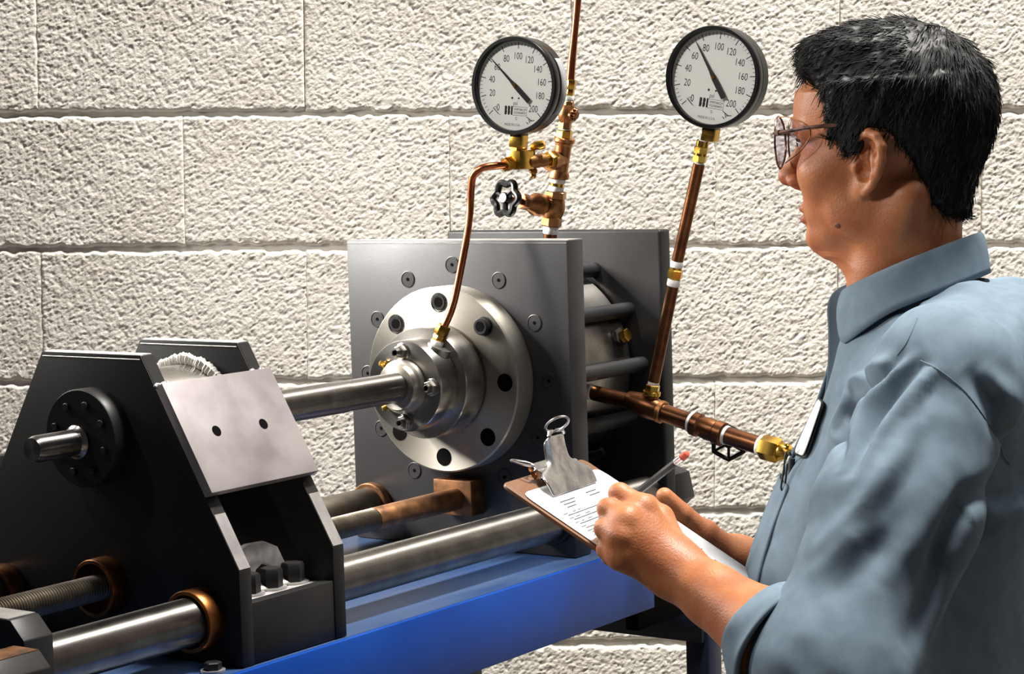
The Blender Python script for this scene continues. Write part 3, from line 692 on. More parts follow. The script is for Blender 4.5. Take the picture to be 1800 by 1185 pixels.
P('outer_pipe', 'cyl', (1162, 724.5, 1222, 745), 32, 'copper_dark', XC, None, None, xp)
P('thread_tape', 'band', (1213, 742, 1219, 744), 36, 'tape', XC, None, None, xp)
v2 = P('valve_body', 'prof', (1217, 743.5, 1274, 765), 42, 'copper_dark', XC, None, [(.82, 0), (.98, .04), (.98, .22), (.84, .28), (.95, .5), (.9, .7), (1., .74), (1., .96), (.8, 1)], xp)
P('thread_tape', 'band', (1270, 763, 1279, 766.5), 33, 'tape', XC, None, None, xp)
P('outer_nipple', 'cyl', (1276, 765, 1342, 785.5), 31, 'copper_dark', XC, None, None, xp)
P('thread_tape', 'band', (1333, 783, 1340, 785), 33, 'tape', XC, None, None, xp)
P('brass_coupling', 'hex', (1338, 784.5, 1371, 793.5), 40, 'brass', XC, None, None, xp)
P('coupling_end', 'prof', (1370, 793, 1389, 798.5), 33, 'brass', XC, None, [(.95, 0), (1, .2), (.7, .6), (.7, 1)], xp)
ho = smooth([at(1384, 797, X=XC), at(1400, 800, X=XC), at(1430, 812, X=XC), at(1490, 850, X=XC+.02), at(1560, 960, X=XC+.04), at(1640, 1150, X=XC+.05)], 5)
MB().tube(ho, .0085, 14).build('rubber_hose', M['rubber'], xp)
# its handwheel, behind the pipe
hc = at(1281, 779, X=XC+.012)
vs = MB().tube([at(1262, 762, X=XC), hc], .0045, 12).build('valve_stem', M['copper_dark'], v2)
h2 = thing('valve_handwheel', 'black six-sided handwheel hanging behind the valve of the cross pipe', 'handwheel', hc)
HM = axis(hc, d=Vector((CAM[0]-hc.x, CAM[1]-hc.y, -.35)))
q = MB(); pts = []
for k in range(6):
    for t in (0., .25, .5, .75):
        a0, a1 = 2*PI*k/6+.5, 2*PI*(k+1)/6+.5
        pts.append((.0225*(math.cos(a0)*(1-t)+math.cos(a1)*t), .0225*(math.sin(a0)*(1-t)+math.sin(a1)*t), 0))
q.tube(pts, .0030, 8, HM, closed=True); q.build('rim', M['blackgloss'], h2)
MB().cyl(.0065, -.003, .004, 18, HM, .001).build('wheel_hub', M['blackgloss'], h2)
for k in range(6):
    a = 2*PI*k/6+.5
    MB().tube([(.004*math.cos(a), .004*math.sin(a), 0), (.0222*math.cos(a), .0222*math.sin(a), 0)], .0019, 8, HM).build('spoke', M['blackgloss'], h2)
# ------------------------------------------------------------------ signed-distance sculpting (numpy) and surface nets
def smin(a, b, k): h = np.clip(.5+.5*(b-a)/k, 0, 1); return b*(1-h)+a*h-k*h*(1-h)
def smax(a, b, k): return -smin(-a, -b, k)
def s_ell(P, c, r, Rm=None):
    q = P-np.asarray(c, float)
    if Rm is not None: q = q @ Rm
    r = np.asarray(r, float); k0 = np.linalg.norm(q/r, axis=1); k1 = np.linalg.norm(q/(r*r), axis=1)
    return k0*(k0-1)/np.maximum(k1, 1e-9)
def s_cap(P, a, b, ra, rb):
    a = np.asarray(a, float); b = np.asarray(b, float); d = b-a; t = np.clip((P-a) @ d/max(d @ d, 1e-12), 0, 1)
    return np.linalg.norm(P-a-t[:, None]*d, axis=1)-(ra+(rb-ra)*t)
def s_fcap(P, a, b, ra, rb, up, fl):
    """tapered capsule flattened along the direction up by the factor fl"""
    up = np.asarray(up, float); up = up/np.linalg.norm(up)
    q = P-np.asarray(a, float); bb = np.asarray(b, float)-np.asarray(a, float)
    d = bb - up*(bb @ up); L2_ = max(d @ d, 1e-12); t = np.clip(q @ d/L2_, 0, 1)
    e = q - t[:, None]*bb; h = e @ up
    e = e + np.outer(h*(1/fl-1), up)
    return (np.linalg.norm(e, axis=1)-(ra+(rb-ra)*t))*fl**.5
def s_chain(P, pts, rs, k=.004):
    f = None
    for i in range(len(pts)-1):
        g = s_cap(P, pts[i], pts[i+1], rs[i], rs[i+1]); f = g if f is None else smin(f, g, k)
    return f
def s_loft(P, z, xf, xb, w, p=2.2, ax=2):
    zz = P[:, 2]; f = np.interp(zz, z, xf); b = np.interp(zz, z, xb); ww = np.interp(zz, z, w)
    pp = np.interp(zz, z, p) if np.ndim(p) else p
    c = (f+b)/2; h = np.maximum((f-b)/2, .002)
    r = (np.abs((P[:, 0]-c)/h)**pp + np.abs(P[:, 1]/ww)**pp)**(1/pp)
    d = (r-1)*np.minimum(h, ww)
    return np.maximum(np.maximum(d, zz-z[-1]), z[0]-zz)
def cubic(z, v, n=60):
    """smooth resampling of a table"""
    z = np.asarray(z, float); v = np.asarray(v, float); m_ = np.gradient(v, z); zz = np.linspace(z[0], z[-1], n)
    i = np.clip(np.searchsorted(z, zz)-1, 0, len(z)-2); h = z[i+1]-z[i]; t = (zz-z[i])/h
    return zz, ((2*t**3-3*t**2+1)*v[i]+(t**3-2*t**2+t)*h*m_[i]+(-2*t**3+3*t**2)*v[i+1]+(t**3-t**2)*h*m_[i+1])
def sculpt(fn, lo, hi, h, C=5, margin=2.2):
    """surface nets of fn<0 on a grid of step h; a coarse pass skips empty space"""
    lo = np.asarray(lo, float); n = np.ceil((np.asarray(hi)-lo)/(h*C)).astype(int)
    H = h*C; nc = n+1
    g = np.stack(np.meshgrid(*[lo[i]+H*np.arange(nc[i]) for i in range(3)], indexing='ij'), -1)
    fc = fn(g.reshape(-1, 3)).reshape(nc)
    mn = mx = None
    for a in (0, 1):
        for b in (0, 1):
            for c in (0, 1):
                s = fc[a:nc[0]-1+a, b:nc[1]-1+b, c:nc[2]-1+c]
                mn = s if mn is None else np.minimum(mn, s); mx = s if mx is None else np.maximum(mx, s)
    act = (mn < H*margin*.6) & (mx > -H*margin*.6)
    nf = n*C+1
    f = np.repeat(np.repeat(np.repeat(fc[:-1, :-1, :-1], C, 0), C, 1), C, 2)
    full = np.ones(nf)*1.0; full[:-1, :-1, :-1] = f
    full[-1] = full[-2]; full[:, -1] = full[:, -2]; full[:, :, -1] = full[:, :, -2]
    mask = np.zeros(nf, bool); am = np.repeat(np.repeat(np.repeat(act, C, 0), C, 1), C, 2)
    for a in (0, 1):
        for b in (0, 1):
            for c in (0, 1): mask[a:a+am.shape[0], b:b+am.shape[1], c:c+am.shape[2]] |= am
    idx = np.argwhere(mask); out = np.empty(len(idx))
    for s in range(0, len(idx), 400000): out[s:s+400000] = fn(lo+idx[s:s+400000]*h)
    full[mask] = out
    return nets(full, lo, h)
def nets(f, lo, h):
    sgn = f < 0; nx, ny, nz = f.shape
    cnt = np.zeros((nx-1, ny-1, nz-1), np.int8)
    for a in (0, 1):
        for b in (0, 1):
            for c in (0, 1): cnt += sgn[a:nx-1+a, b:ny-1+b, c:nz-1+c]
    cells = np.argwhere((cnt > 0) & (cnt < 8)); ids = -np.ones(cnt.shape, np.int64); ids[tuple(cells.T)] = np.arange(len(cells))
    acc = np.zeros((len(cells), 3)); num = np.zeros(len(cells))
    cor = [np.array(q) for q in ((0, 0, 0), (1, 0, 0), (0, 1, 0), (1, 1, 0), (0, 0, 1), (1, 0, 1), (0, 1, 1), (1, 1, 1))]
    vals = [f[tuple((cells+c).T)] for c in cor]
    for i in range(8):
        for j in range(i+1, 8):
            if np.abs(cor[i]-cor[j]).sum() != 1: continue
            a, b = vals[i], vals[j]; m_ = (a < 0) != (b < 0)
            t = np.where(m_, a/np.where(m_, a-b, 1), 0)
            acc += np.where(m_[:, None], cor[i]+t[:, None]*(cor[j]-cor[i]), 0); num += m_
    V_ = lo+(cells+acc/num[:, None])*h
    Fs = []
    for ax in range(3):
        u, v = [(1, 2), (2, 0), (0, 1)][ax]
        sl0 = [slice(None)]*3; sl1 = [slice(None)]*3; sl0[ax] = slice(0, -1); sl1[ax] = slice(1, None)
        s0, s1 = sgn[tuple(sl0)], sgn[tuple(sl1)]
        e = np.argwhere(s0 != s1); e = e[(e[:, u] > 0) & (e[:, v] > 0) & (e[:, u] < f.shape[u]-1) & (e[:, v] < f.shape[v]-1)]
        du = np.zeros(3, int); dv = np.zeros(3, int); du[u] = 1; dv[v] = 1
        q = np.stack([ids[tuple((e-du-dv).T)], ids[tuple((e-dv).T)], ids[tuple(e.T)], ids[tuple((e-du).T)]], 1)
        fl = ~s0[tuple(e.T)]; q[fl] = q[fl][:, ::-1]; Fs.append(q)
    return V_, np.concatenate(Fs)
def np_mesh(name, parts, mats, smooth_it=0):
    """parts: list of (V, quads, material index)"""
    Vs, Qs, Ms = [], [], []; n = 0
    for v, q, mi in parts:
        Vs.append(v); Qs.append(q+n); Ms.append(np.full(len(q), mi)); n += len(v)
    V_ = np.concatenate(Vs); Q = np.concatenate(Qs); mi = np.concatenate(Ms)
    me = bpy.data.meshes.new(name); me.vertices.add(len(V_)); me.vertices.foreach_set('co', V_.ravel())
    me.loops.add(Q.size); me.loops.foreach_set('vertex_index', Q.ravel()); me.polygons.add(len(Q))
    me.polygons.foreach_set('loop_start', np.arange(0, Q.size, 4)); me.polygons.foreach_set('loop_total', np.full(len(Q), 4))
    for m_ in mats: me.materials.append(m_)
    me.polygons.foreach_set('material_index', mi.astype(np.int32)); me.polygons.foreach_set('use_smooth', np.ones(len(Q), bool))
    me.update(calc_edges=True); me.validate(); return me
def relax(V_, Q, n=2, lam=.5):
    e = np.concatenate([Q[:, [0, 1]], Q[:, [1, 2]], Q[:, [2, 3]], Q[:, [3, 0]]])
    e = np.unique(np.sort(e, 1), axis=0); deg = np.bincount(e.ravel(), minlength=len(V_))[:, None]
    for _ in range(n):
        s = np.zeros_like(V_)
        for k in range(3):
            s[:, k] = np.bincount(e[:, 0], V_[e[:, 1], k], len(V_))+np.bincount(e[:, 1], V_[e[:, 0], k], len(V_))
        V_ = V_+lam*(s/np.maximum(deg, 1)-V_)
    return V_
def normals(V_, Q):
    n = np.cross(V_[Q[:, 2]]-V_[Q[:, 0]], V_[Q[:, 3]]-V_[Q[:, 1]]); o = np.zeros_like(V_)
    for k in range(4):
        for c in range(3): o[:, c] += np.bincount(Q[:, k], n[:, c], len(V_))
    return o/np.maximum(np.linalg.norm(o, axis=1, keepdims=True), 1e-12)

# ------------------------------------------------------------------ the man: own frame, x ahead, y to his left (towards the camera), z up, origin between the eyes' height and the ears
PSI = math.radians(20)
_o = np.array(at(1568, 250, d=2.25)); RP = np.array(RT); FP = np.cross(np.array([0, 0, 1.]), RP); FP /= np.linalg.norm(FP); UPP = np.cross(RP, FP)
FWD_ = -RP*math.cos(PSI)+FP*math.sin(PSI); LFT = -FP*math.cos(PSI)-RP*math.sin(PSI)
PM = np.stack([FWD_, LFT, UPP], 1)
def W2L(p): return (np.asarray(p)-_o) @ PM
def L2W(p): return _o + np.asarray(p) @ PM.T
def LP(px, py, d): return W2L(at(px, py, d=d))
MPL = Matrix(((PM[0][0], PM[0][1], PM[0][2], _o[0]), (PM[1][0], PM[1][1], PM[1][2], _o[1]), (PM[2][0], PM[2][1], PM[2][2], _o[2]), (0, 0, 0, 1)))

# head tables: height, front, back, half width
HZ = [-.113, -.108, -.100, -.088, -.0755, -.060, -.045, -.030, -.015, 0, .015, .03, .05]
HF = [.060, .074, .082, .0840, .0885, .0905, .0905, .0885, .0875, .089, .0955, .098, .097]
HB = [.035, .022, .012, .0, -.012, -.022, -.03, -.04, -.05, -.06, -.07, -.07, -.07]
HWD = [.024, .034, .044, .052, .058, .063, .067, .070, .072, .0725, .0725, .074, .076]
_z, HF_ = cubic(HZ, HF); _, HB_ = cubic(HZ, HB); _, HW_ = cubic(HZ, HWD)
def cranium(P, t=0.): return s_ell(P, (.0, 0, .032), (.0990+t, .0775+t, .0835+t))
EAR_C = np.array([.009, .0775, -.024])
_ea = math.radians(-30); _eb = math.radians(-12)
def rotm(axis_, a):
    return np.array(Matrix.Rotation(a, 3, axis_))
EAR_R = rotm('Z', _ea) @ rotm('Y', _eb)     # columns: ear x ahead, y outwards, z up
def ear_pts(lst): return [EAR_C + EAR_R @ np.array(p) for p in lst]
def f_head(P):
    f = cranium(P)
    f = smin(f, s_loft(P, _z, HF_, HB_, HW_, 2.25), .016)
    for sy in (-1, 1):
        f = smin(f, s_ell(P, (.060, .040*sy, -.030), (.030, .028, .026)), .018)       # cheek
        f = smin(f, s_cap(P, (.092, .012*sy, .014), (.082, .045*sy, .012), .0075, .006), .012)  # brow
        f = smin(f, s_ell(P, (.018, .057*sy, -.074), (.030, .012, .026)), .02)        # jaw corner
        f = smax(f, -s_ell(P, (.098, .031*sy, .0005), (.014, .016, .0105)), .010)     # socket
    for sy in (-1, 1):                                          # lids closing on a narrow slit
        f = smin(f, s_ell(P, (.0805, .0315*sy, .0), (.0140, .0142, .0142)), .003)
        f = smax(f, -s_ell(P, (.0945, .0335*sy, -.0012), (.0105, .0135, .0034)), .0015)
    # nose
    f = smin(f, s_cap(P, (.0880, 0, .004), (.1080, 0, -.033), .0062, .0092), .008)
    f = smin(f, s_ell(P, (.1088, 0, -.0365), (.0105, .0098, .0088)), .006)
    for sy in (-1, 1):
        f = smin(f, s_ell(P, (.0985, .0118*sy, -.0405), (.0095, .0066, .0070)), .004)
        f = smax(f, -s_ell(P, (.1035, .0068*sy, -.0475), (.0052, .0034, .004)), .002)
    f = smin(f, s_cap(P, (.101, 0, -.0455), (.0925, 0, -.048), .004, .004), .005)
    # lips, chin, philtrum
    f = smin(f, s_ell(P, (.0885, 0, -.0692), (.0080, .021, .0052)), .006)
    f = smin(f, s_ell(P, (.0870, 0, -.0805), (.0080, .018, .0058)), .006)
    f = smax(f, -s_ell(P, (.0960, 0, -.0748), (.008, .024, .0010)), .0022)
    f = smin(f, s_ell(P, (.0735, 0, -.1015), (.0135, .019, .0125)), .014)
    f = smin(f, s_ell(P, (.036, 0, -.104), (.038, .038, .024)), .02)                  # under the chin
    # neck
    nz = [-.30, -.22, -.17, -.13, -.10, -.07, -.04, 0]
    f = smin(f, s_loft(P, nz, [.028, .034, .041, .046, .038, .034, .030, .01], [-.115, -.100, -.088, -.0775, -.073, -.0725, -.077, -.08], [.085, .074, .068, .064, .0625, .062, .060, .05], 2.1), .022)
    f = smin(f, s_cap(P, (-.030, .062, -.055), (.030, .025, -.185), .013, .012), .022) # neck muscle
    # ears
    for sy in (-1, 1):
        Q = P*np.array([1, sy, 1]); m_ = np.abs(Q-EAR_C).max(1) < .07
        if not m_.any(): continue
        q = Q[m_]
        e = s_ell(q, EAR_C+EAR_R @ np.array([0, -.001, .004]), (.0175, .0052, .030), EAR_R)
        e = smin(e, s_ell(q, EAR_C+EAR_R @ np.array([.0065, -.001, -.024]), (.0095, .0056, .0125), EAR_R), .006)  # lobe
        rim = [(.0150, .0, .004), (.0165, .002, .014), (.0130, .0035, .0255), (.004, .0042, .0325), (-.007, .0045, .0315), (-.0155, .0045, .023), (-.0178, .004, .010), (-.0160, .003, -.004), (-.0105, .002, -.017), (-.002, .001, -.027)]
        e = smin(e, s_chain(q, ear_pts(rim), [.0034, .0040, .0046, .0050, .0050, .0050, .0048, .0044, .0040, .0038], .002), .0022)
        anti = [(-.001, .0035, .0185), (-.0095, .0045, .006), (-.0085, .004, -.007), (-.001, .003, -.0145)]
        e = smin(e, s_chain(q, ear_pts(anti), [.003, .0034, .0034, .003], .002), .004)
        e = smax(e, -s_ell(q, EAR_C+EAR_R @ np.array([.0035, .0065, -.004]), (.0098, .0105, .0120), EAR_R), .0022)   # concha
        e = smax(e, -s_ell(q, EAR_C+EAR_R @ np.array([.0035, .0065, .0175]), (.0092, .0072, .0100), EAR_R), .0022)     # hollow below the rim
        e = smin(e, s_ell(q, EAR_C+EAR_R @ np.array([.0135, .002, -.0045]), (.0045, .0045, .0065), EAR_R), .004)    # tragus
        fm = smin(f[m_], e, .006)
        fm = smax(fm, -s_ell(q, EAR_C+EAR_R @ np.array([.0015, .0035, -.005]), (.0105, .0082, .0122), EAR_R), .002)
        f[m_] = smax(fm, -s_ell(q, EAR_C+EAR_R @ np.array([.0040, .0040, .0165]), (.0090, .0075, .0105), EAR_R), .002)
    return f
# hands and arms: joints taken from the photo at their distance from the camera
LW = LP(1190, 1003, 2.07); LE = LP(1465, 1195, 1.915)
LH = dict(
    i=[LP(1130, 893, 2.085), LP(1089, 868, 2.10), LP(1096, 889, 2.127), LP(1108, 902, 2.137)],
    m=[LP(1103, 914, 2.068), LP(1069, 895, 2.085), LP(1078, 918, 2.118), LP(1094, 929, 2.128)],
    r=[LP(1090, 945, 2.061), LP(1063, 929, 2.078), LP(1071, 948, 2.110), LP(1090, 957, 2.116)],
    p=[LP(1092, 978, 2.062), LP(1065, 966, 2.077), LP(1072, 979, 2.100), LP(1088, 985, 2.104)],
    t=[LP(1182, 960, 2.085), LP(1160, 912, 2.112), LP(1138, 888, 2.132), LP(1116, 884, 2.142)])
VIEW = W2L(np.array(_o)+FD) ; VIEW = VIEW/np.linalg.norm(VIEW)          # direction of sight in his frame
def f_lhand(P):
    f = None
    for k, (j, rr_) in dict(i=(0, .0118), m=(1, .0118), r=(2, .0112), p=(3, .0098)).items():
        a = LW + (LH[k][0]-LW)*.12
        g = s_cap(P, a, LH[k][0], .0165, rr_+.0022)
        f = g if f is None else smin(f, g, .014)
    f = smin(f, s_cap(P, LW+VIEW*.006, (LH['m'][0]+LH['r'][0])/2+VIEW*.012, .020, .017), .014)
    f = smin(f, s_cap(P, LW+VIEW*.004, LH['p'][0]+VIEW*.010, .018, .013), .014)
    f = smin(f, s_cap(P, LW+VIEW*.014, LH['t'][1], .0175, .0125), .016)
    for k, r in (('i', (.0118, .0106, .0094, .0080)), ('m', (.0120, .0108, .0096, .0082)), ('r', (.0114, .0102, .0090, .0078)), ('p', (.0102, .0090, .0080, .0070)), ('t', (.0135, .0122, .0105, .0090))):
        c = s_chain(P, LH[k], r, .003)
        f = smin(f, c, .0045 if k != 't' else .008)
    for k in 'imrp':                                           # knuckles and tendons
        f = smin(f, s_ell(P, LH[k][0]-VIEW*.0035, (.0105, .0105, .0105)), .006)
    f = smin(f, s_cap(P, LW, LW+(LE-LW)*.25, .0265, .0285), .018)
    return f
def f_larm(P):
    d = LE-LW
    f = s_chain(P, [LW, LW+d*.25, LW+d*.6, LE], [.0265, .0290, .040, .043], .01)
    return smin(f, s_cap(P, LE, LP(1640, 690, 2.03), .043, .05), .02)
RW = LP(1300, 988, 2.365); RE = LP(1520, 1060, 2.42)
RH_ = dict(t=[LP(1280, 976, 2.345), LP(1240, 940, 2.335), LP(1200, 904, 2.325), LP(1168, 872, 2.318)],
           i=[LP(1228, 965, 2.375), LP(1190, 950, 2.372), LP(1165, 955, 2.345), LP(1152, 962, 2.33)],
           m=[LP(1236, 982, 2.365), LP(1200, 975, 2.360), LP(1176, 982, 2.335), LP(1164, 988, 2.32)],
           r=[LP(1246, 998, 2.355), LP(1212, 1000, 2.345), LP(1190, 1006, 2.32), LP(1180, 1010, 2.305)],
           p=[LP(1258, 1010, 2.345), LP(1230, 1018, 2.335), LP(1212, 1024, 2.315), LP(1203, 1027, 2.30)])
def f_rhand(P):
    f = None
    for k, rr_ in (('i', .0115), ('m', .0115), ('r', .011), ('p', .0098)):
        g = s_cap(P, RW+(RH_[k][0]-RW)*.12, RH_[k][0], .017, rr_+.002); f = g if f is None else smin(f, g, .014)
        f = smin(f, s_chain(P, RH_[k], (rr_, rr_*.9, rr_*.8, rr_*.68), .003), .005)
    f = smin(f, s_cap(P, RW, RH_['t'][1], .020, .0135), .014)
    f = smin(f, s_chain(P, RH_['t'], (.0145, .0128, .0112, .0092), .003), .008)
    f = smin(f, s_ell(P, RH_['t'][1]-np.array([0, 0, -.006]), (.012, .011, .009)), .005)
    f = smin(f, s_cap(P, RW, RW+(RE-RW)*.3, .0255, .030), .018)
    return f
def f_rarm(P): return s_chain(P, [RW, RW+(RE-RW)*.35, RE, LP(1600, 720, 2.46)], [.0255, .032, .041, .048], .01)
ZFL = -float(_o[2])/UPP[2]                      # the floor in his frame, roughly
def f_core(P):
    f = s_loft(P, [-1.0, -.9, -.75, -.6, -.45, -.33, -.24, -.19], [.08, .10, .115, .11, .085, .055, .025, .0], [-.12, -.13, -.13, -.12, -.14, -.15, -.145, -.12], [.15, .165, .155, .14, .145, .15, .14, .09], 2.3)
    return f
def bounds(pts, r):
    p = np.array(pts); return p.min(0)-r, p.max(0)+r
person = thing('person', 'dark-haired man in safety glasses and a grey-blue work shirt, writing on a clipboard', 'person', L2W((0, 0, ZFL)))
parts = []
v, q = sculpt(f_head, (-.135, -.115, -.27), (.135, .115, .13), .0021)
zz = v
lipm = (np.abs(v[:, 2]+.0752) < .0098) & (np.abs(v[:, 1]) < .0215) & (v[:, 0] > .082+np.abs(v[:, 1])*.1)
lipf = lipm[q].all(1)
mi = np.where(lipf, 1, 0)
# faces of the head with the lips in their own colour
parts_head = (v, q, mi)
for fn, b in ((f_lhand, bounds(sum(LH.values(), [LW, LW+(LE-LW)*.25]), .036)), (f_rhand, bounds(sum(RH_.values(), [RW, RW+(RE-RW)*.3]), .036))):
    v2_, q2_ = sculpt(fn, b[0], b[1], .0017); parts.append((v2_, q2_, 0))
for fn, b in ((f_larm, bounds([LW, LE, LP(1640, 690, 2.03)], .07)), (f_rarm, bounds([RW, RE, LP(1600, 720, 2.46)], .07))):
    v2_, q2_ = sculpt(fn, b[0], b[1], .0042); parts.append((v2_, q2_, 0))
v2_, q2_ = sculpt(f_core, (-.2, -.2, -1.02), (.2, .2, -.15), .012); parts.append((v2_, q2_, 0))
me = np_mesh('body', [(v, q[~lipf], 0)] + parts, [M['skin'], M['lip']])
# lips as faces of the same mesh
bm = bmesh.new(); bm.from_mesh(me); bm.verts.ensure_lookup_table()
for fq in q[lipf]:
    try: nf = bm.faces.new([bm.verts[i] for i in fq]); nf.material_index = 1; nf.smooth = True
    except ValueError: pass
bm.to_mesh(me); bm.free()
body = new_obj('body', me, person, MPL)
# mole on the jaw
_bh = BVHTree.FromPolygons([tuple(L2W(p)) for p in v], [tuple(x) for x in q.tolist()]).ray_cast(Vector(CAM), Vector(ray(1472, 397)).normalized(), 6)
if _bh[0] is not None: MB().ball((0, 0, 0), .0030, axis(_bh[0], d=_bh[1]), 12, (1.25, 1, .25)).build('mole', M['mole'], person)
# eyes
for sy in (-1, 1):
    e = MB().ball((.0805, .0315*sy, .0), .0122, MPL, 24).build('eye', M['eyewhite'], person)
    MB().ball((.0885, .0330*sy, -.001), .0056, MPL, 16, (.9, 1, 1)).build('iris', M['iris'], e)
    lid = MB()
    pts = [MPL @ Vector((.0805+.0132*math.cos(a)*.93, .0315*sy+.0132*math.sin(a), .0035-.0025*abs(math.sin(a)))) for a in np.linspace(-1.0, 1.0, 13)]
    lid.tube(pts, .0016, 8); lid.build('upper_lash', M['hair'], e)
    pts = [MPL @ Vector((.0985-.016*(t*t), (.010+.036*t)*sy, .0165+.006*t-.009*t*t)) for t in np.linspace(0, 1, 12)]
    MB().tube(pts, [.0016+.0012*math.sin(PI*min(1, .15+t*.8)) for t in np.linspace(0, 1, 12)], 8).build('eyebrow', M['hair'], person)
# ------------------------------------------------------------------ hair
HP = np.array([(.125, .071), (.094, .068), (.074, .060), (.0595, .050), (.055, .028), (.052, .006), (.040, -.006), (.031, -.0150), (.020, -.0135), (.016, -.004), (.013, .010), (.002, .015), (-.011, .008), (-.024, -.006), (-.034, -.026), (-.045, -.052), (-.052, -.064), (-.062, -.072), (-.080, -.081), (-.14, -.083), (-.14, .16), (.125, .16)])
def poly_sd(X, Z, pl):
    d = np.full(len(X), 1e9); ins = np.zeros(len(X), bool); n = len(pl)
    for i in range(n):
        a, b = pl[i], pl[(i+1) % n]; e = b-a; w0, w1 = X-a[0], Z-a[1]
        t = np.clip((w0*e[0]+w1*e[1])/(e @ e), 0, 1); d = np.minimum(d, (w0-t*e[0])**2+(w1-t*e[1])**2)
        c = ((a[1] > Z) != (b[1] > Z)) & (X < (b[0]-a[0])*(Z-a[1])/((b[1]-a[1]) if b[1] != a[1] else 1e-12)+a[0]); ins ^= c
    d = np.sqrt(d); return np.where(ins, -d, d)
def f_hair(P):
    pd = poly_sd(P[:, 0]+.0*P[:, 1], P[:, 2], HP)
    pd = pd + (vnoise(P[:, 0]*260, P[:, 2]*260, 5)-.5)*.004
    up = np.clip((P[:, 2]-.02)/.06, 0, 1); bk = np.clip((-P[:, 0]-.02)/.06, 0, 1)
    t = .005+.0065*up+.0035*bk*(1-up)
    t = np.minimum(t, .0022+np.clip(-pd, 0, 1)*.55)
    base = smin(cranium(P), s_loft(P, _z, HF_, HB_, HW_, 2.25), .016)
    nz = [-.13, -.10, -.07, -.04, 0]
    base = smin(base, s_loft(P, nz, [.03, .03, .03, .03, .01], [-.0775, -.073, -.0725, -.077, -.08], [.064, .0625, .062, .060, .05], 2.1), .022)
    # the crown lifts a little over the forehead
    base = smin(base, s_ell(P, (.042, 0, .086), (.042, .050, .017)), .02)
    lk = (vnoise(P[:, 0]*90+P[:, 2]*40, P[:, 1]*150, 3)-.5)*.0035*np.clip(-pd/.02, 0, 1)
    return smax(base-t+lk, pd, .003)
hv, hq = sculpt(f_hair, (-.15, -.12, -.10), (.13, .12, .15), .0021)
hair = new_obj('hair', np_mesh('hair', [(hv, hq, 0)], [M['hair']]), person, MPL)
hn = normals(hv, hq)
rg = np.random.default_rng(4)
cu = bpy.data.curves.new('hair_strands', 'CURVE'); cu.dimensions = '3D'; cu.bevel_depth = .00042; cu.bevel_resolution = 0; cu.resolution_u = 1
sel = rg.choice(len(hv), 11000); CR = np.array([-.062, .0, .104])      # crown
for i in sel:
    p = hv[i]; n_ = hn[i]
    if n_ @ (p-np.array([-.01, 0, .02])) < 0: continue
    d = p-CR; d[2] -= .03*max(0, (p[0]-.02)/.08 < .3); d = d+np.array([0, 0, -.035])
    if p[2] > .072+rg.normal(0, .016) and p[0] > -.03: d = np.array([.09, p[1]*.7, -.012])+rg.normal(0, .012, 3)
    d = d - n_*(d @ n_); d /= max(np.linalg.norm(d), 1e-6); d += rg.normal(0, .12, 3)
    L = rg.uniform(.008, .018); lift = rg.uniform(.0, .07)
    sp = cu.splines.new('POLY'); sp.points.add(3)
    pts = [p-n_*.0015, p+d*L*.4+n_*(lift*L*.55), p+d*L*.75+n_*(lift*L*.7), p+d*L+n_*(lift*L*.55)]
    for k in range(4):
        w4 = pts[k]; sp.points[k].co = (w4[0], w4[1], w4[2], 1); sp.points[k].radius = (1, 1, .8, .3)[k]
for k in range(150):                                          # loose fringe over the forehead
    y = rg.uniform(-.045, .06); p = np.array([.074-.10*abs(y)**1.5*3+rg.uniform(-.006, .002), y, .086+rg.uniform(-.012, .008)])
    e = p+np.array([.020+rg.normal(0, .003), rg.normal(0, .006), -.020+rg.normal(0, .006)])
    mid = (p+e)/2+np.array([.006, 0, .005])
    sp = cu.splines.new('POLY'); sp.points.add(3)
    for j, t in enumerate((0, .35, .7, 1)):
        w4 = p*(1-t)**2+2*mid*t*(1-t)+e*t*t; sp.points[j].co = (*w4, 1); sp.points[j].radius = (1, 1, .8, .3)[j]
cu.materials.append(M['hair'])
so = bpy.data.objects.new('hair_strands', cu); COL.objects.link(so); so.matrix_basis = MPL; adopt(so, hair); tag(so, kind='stuff')

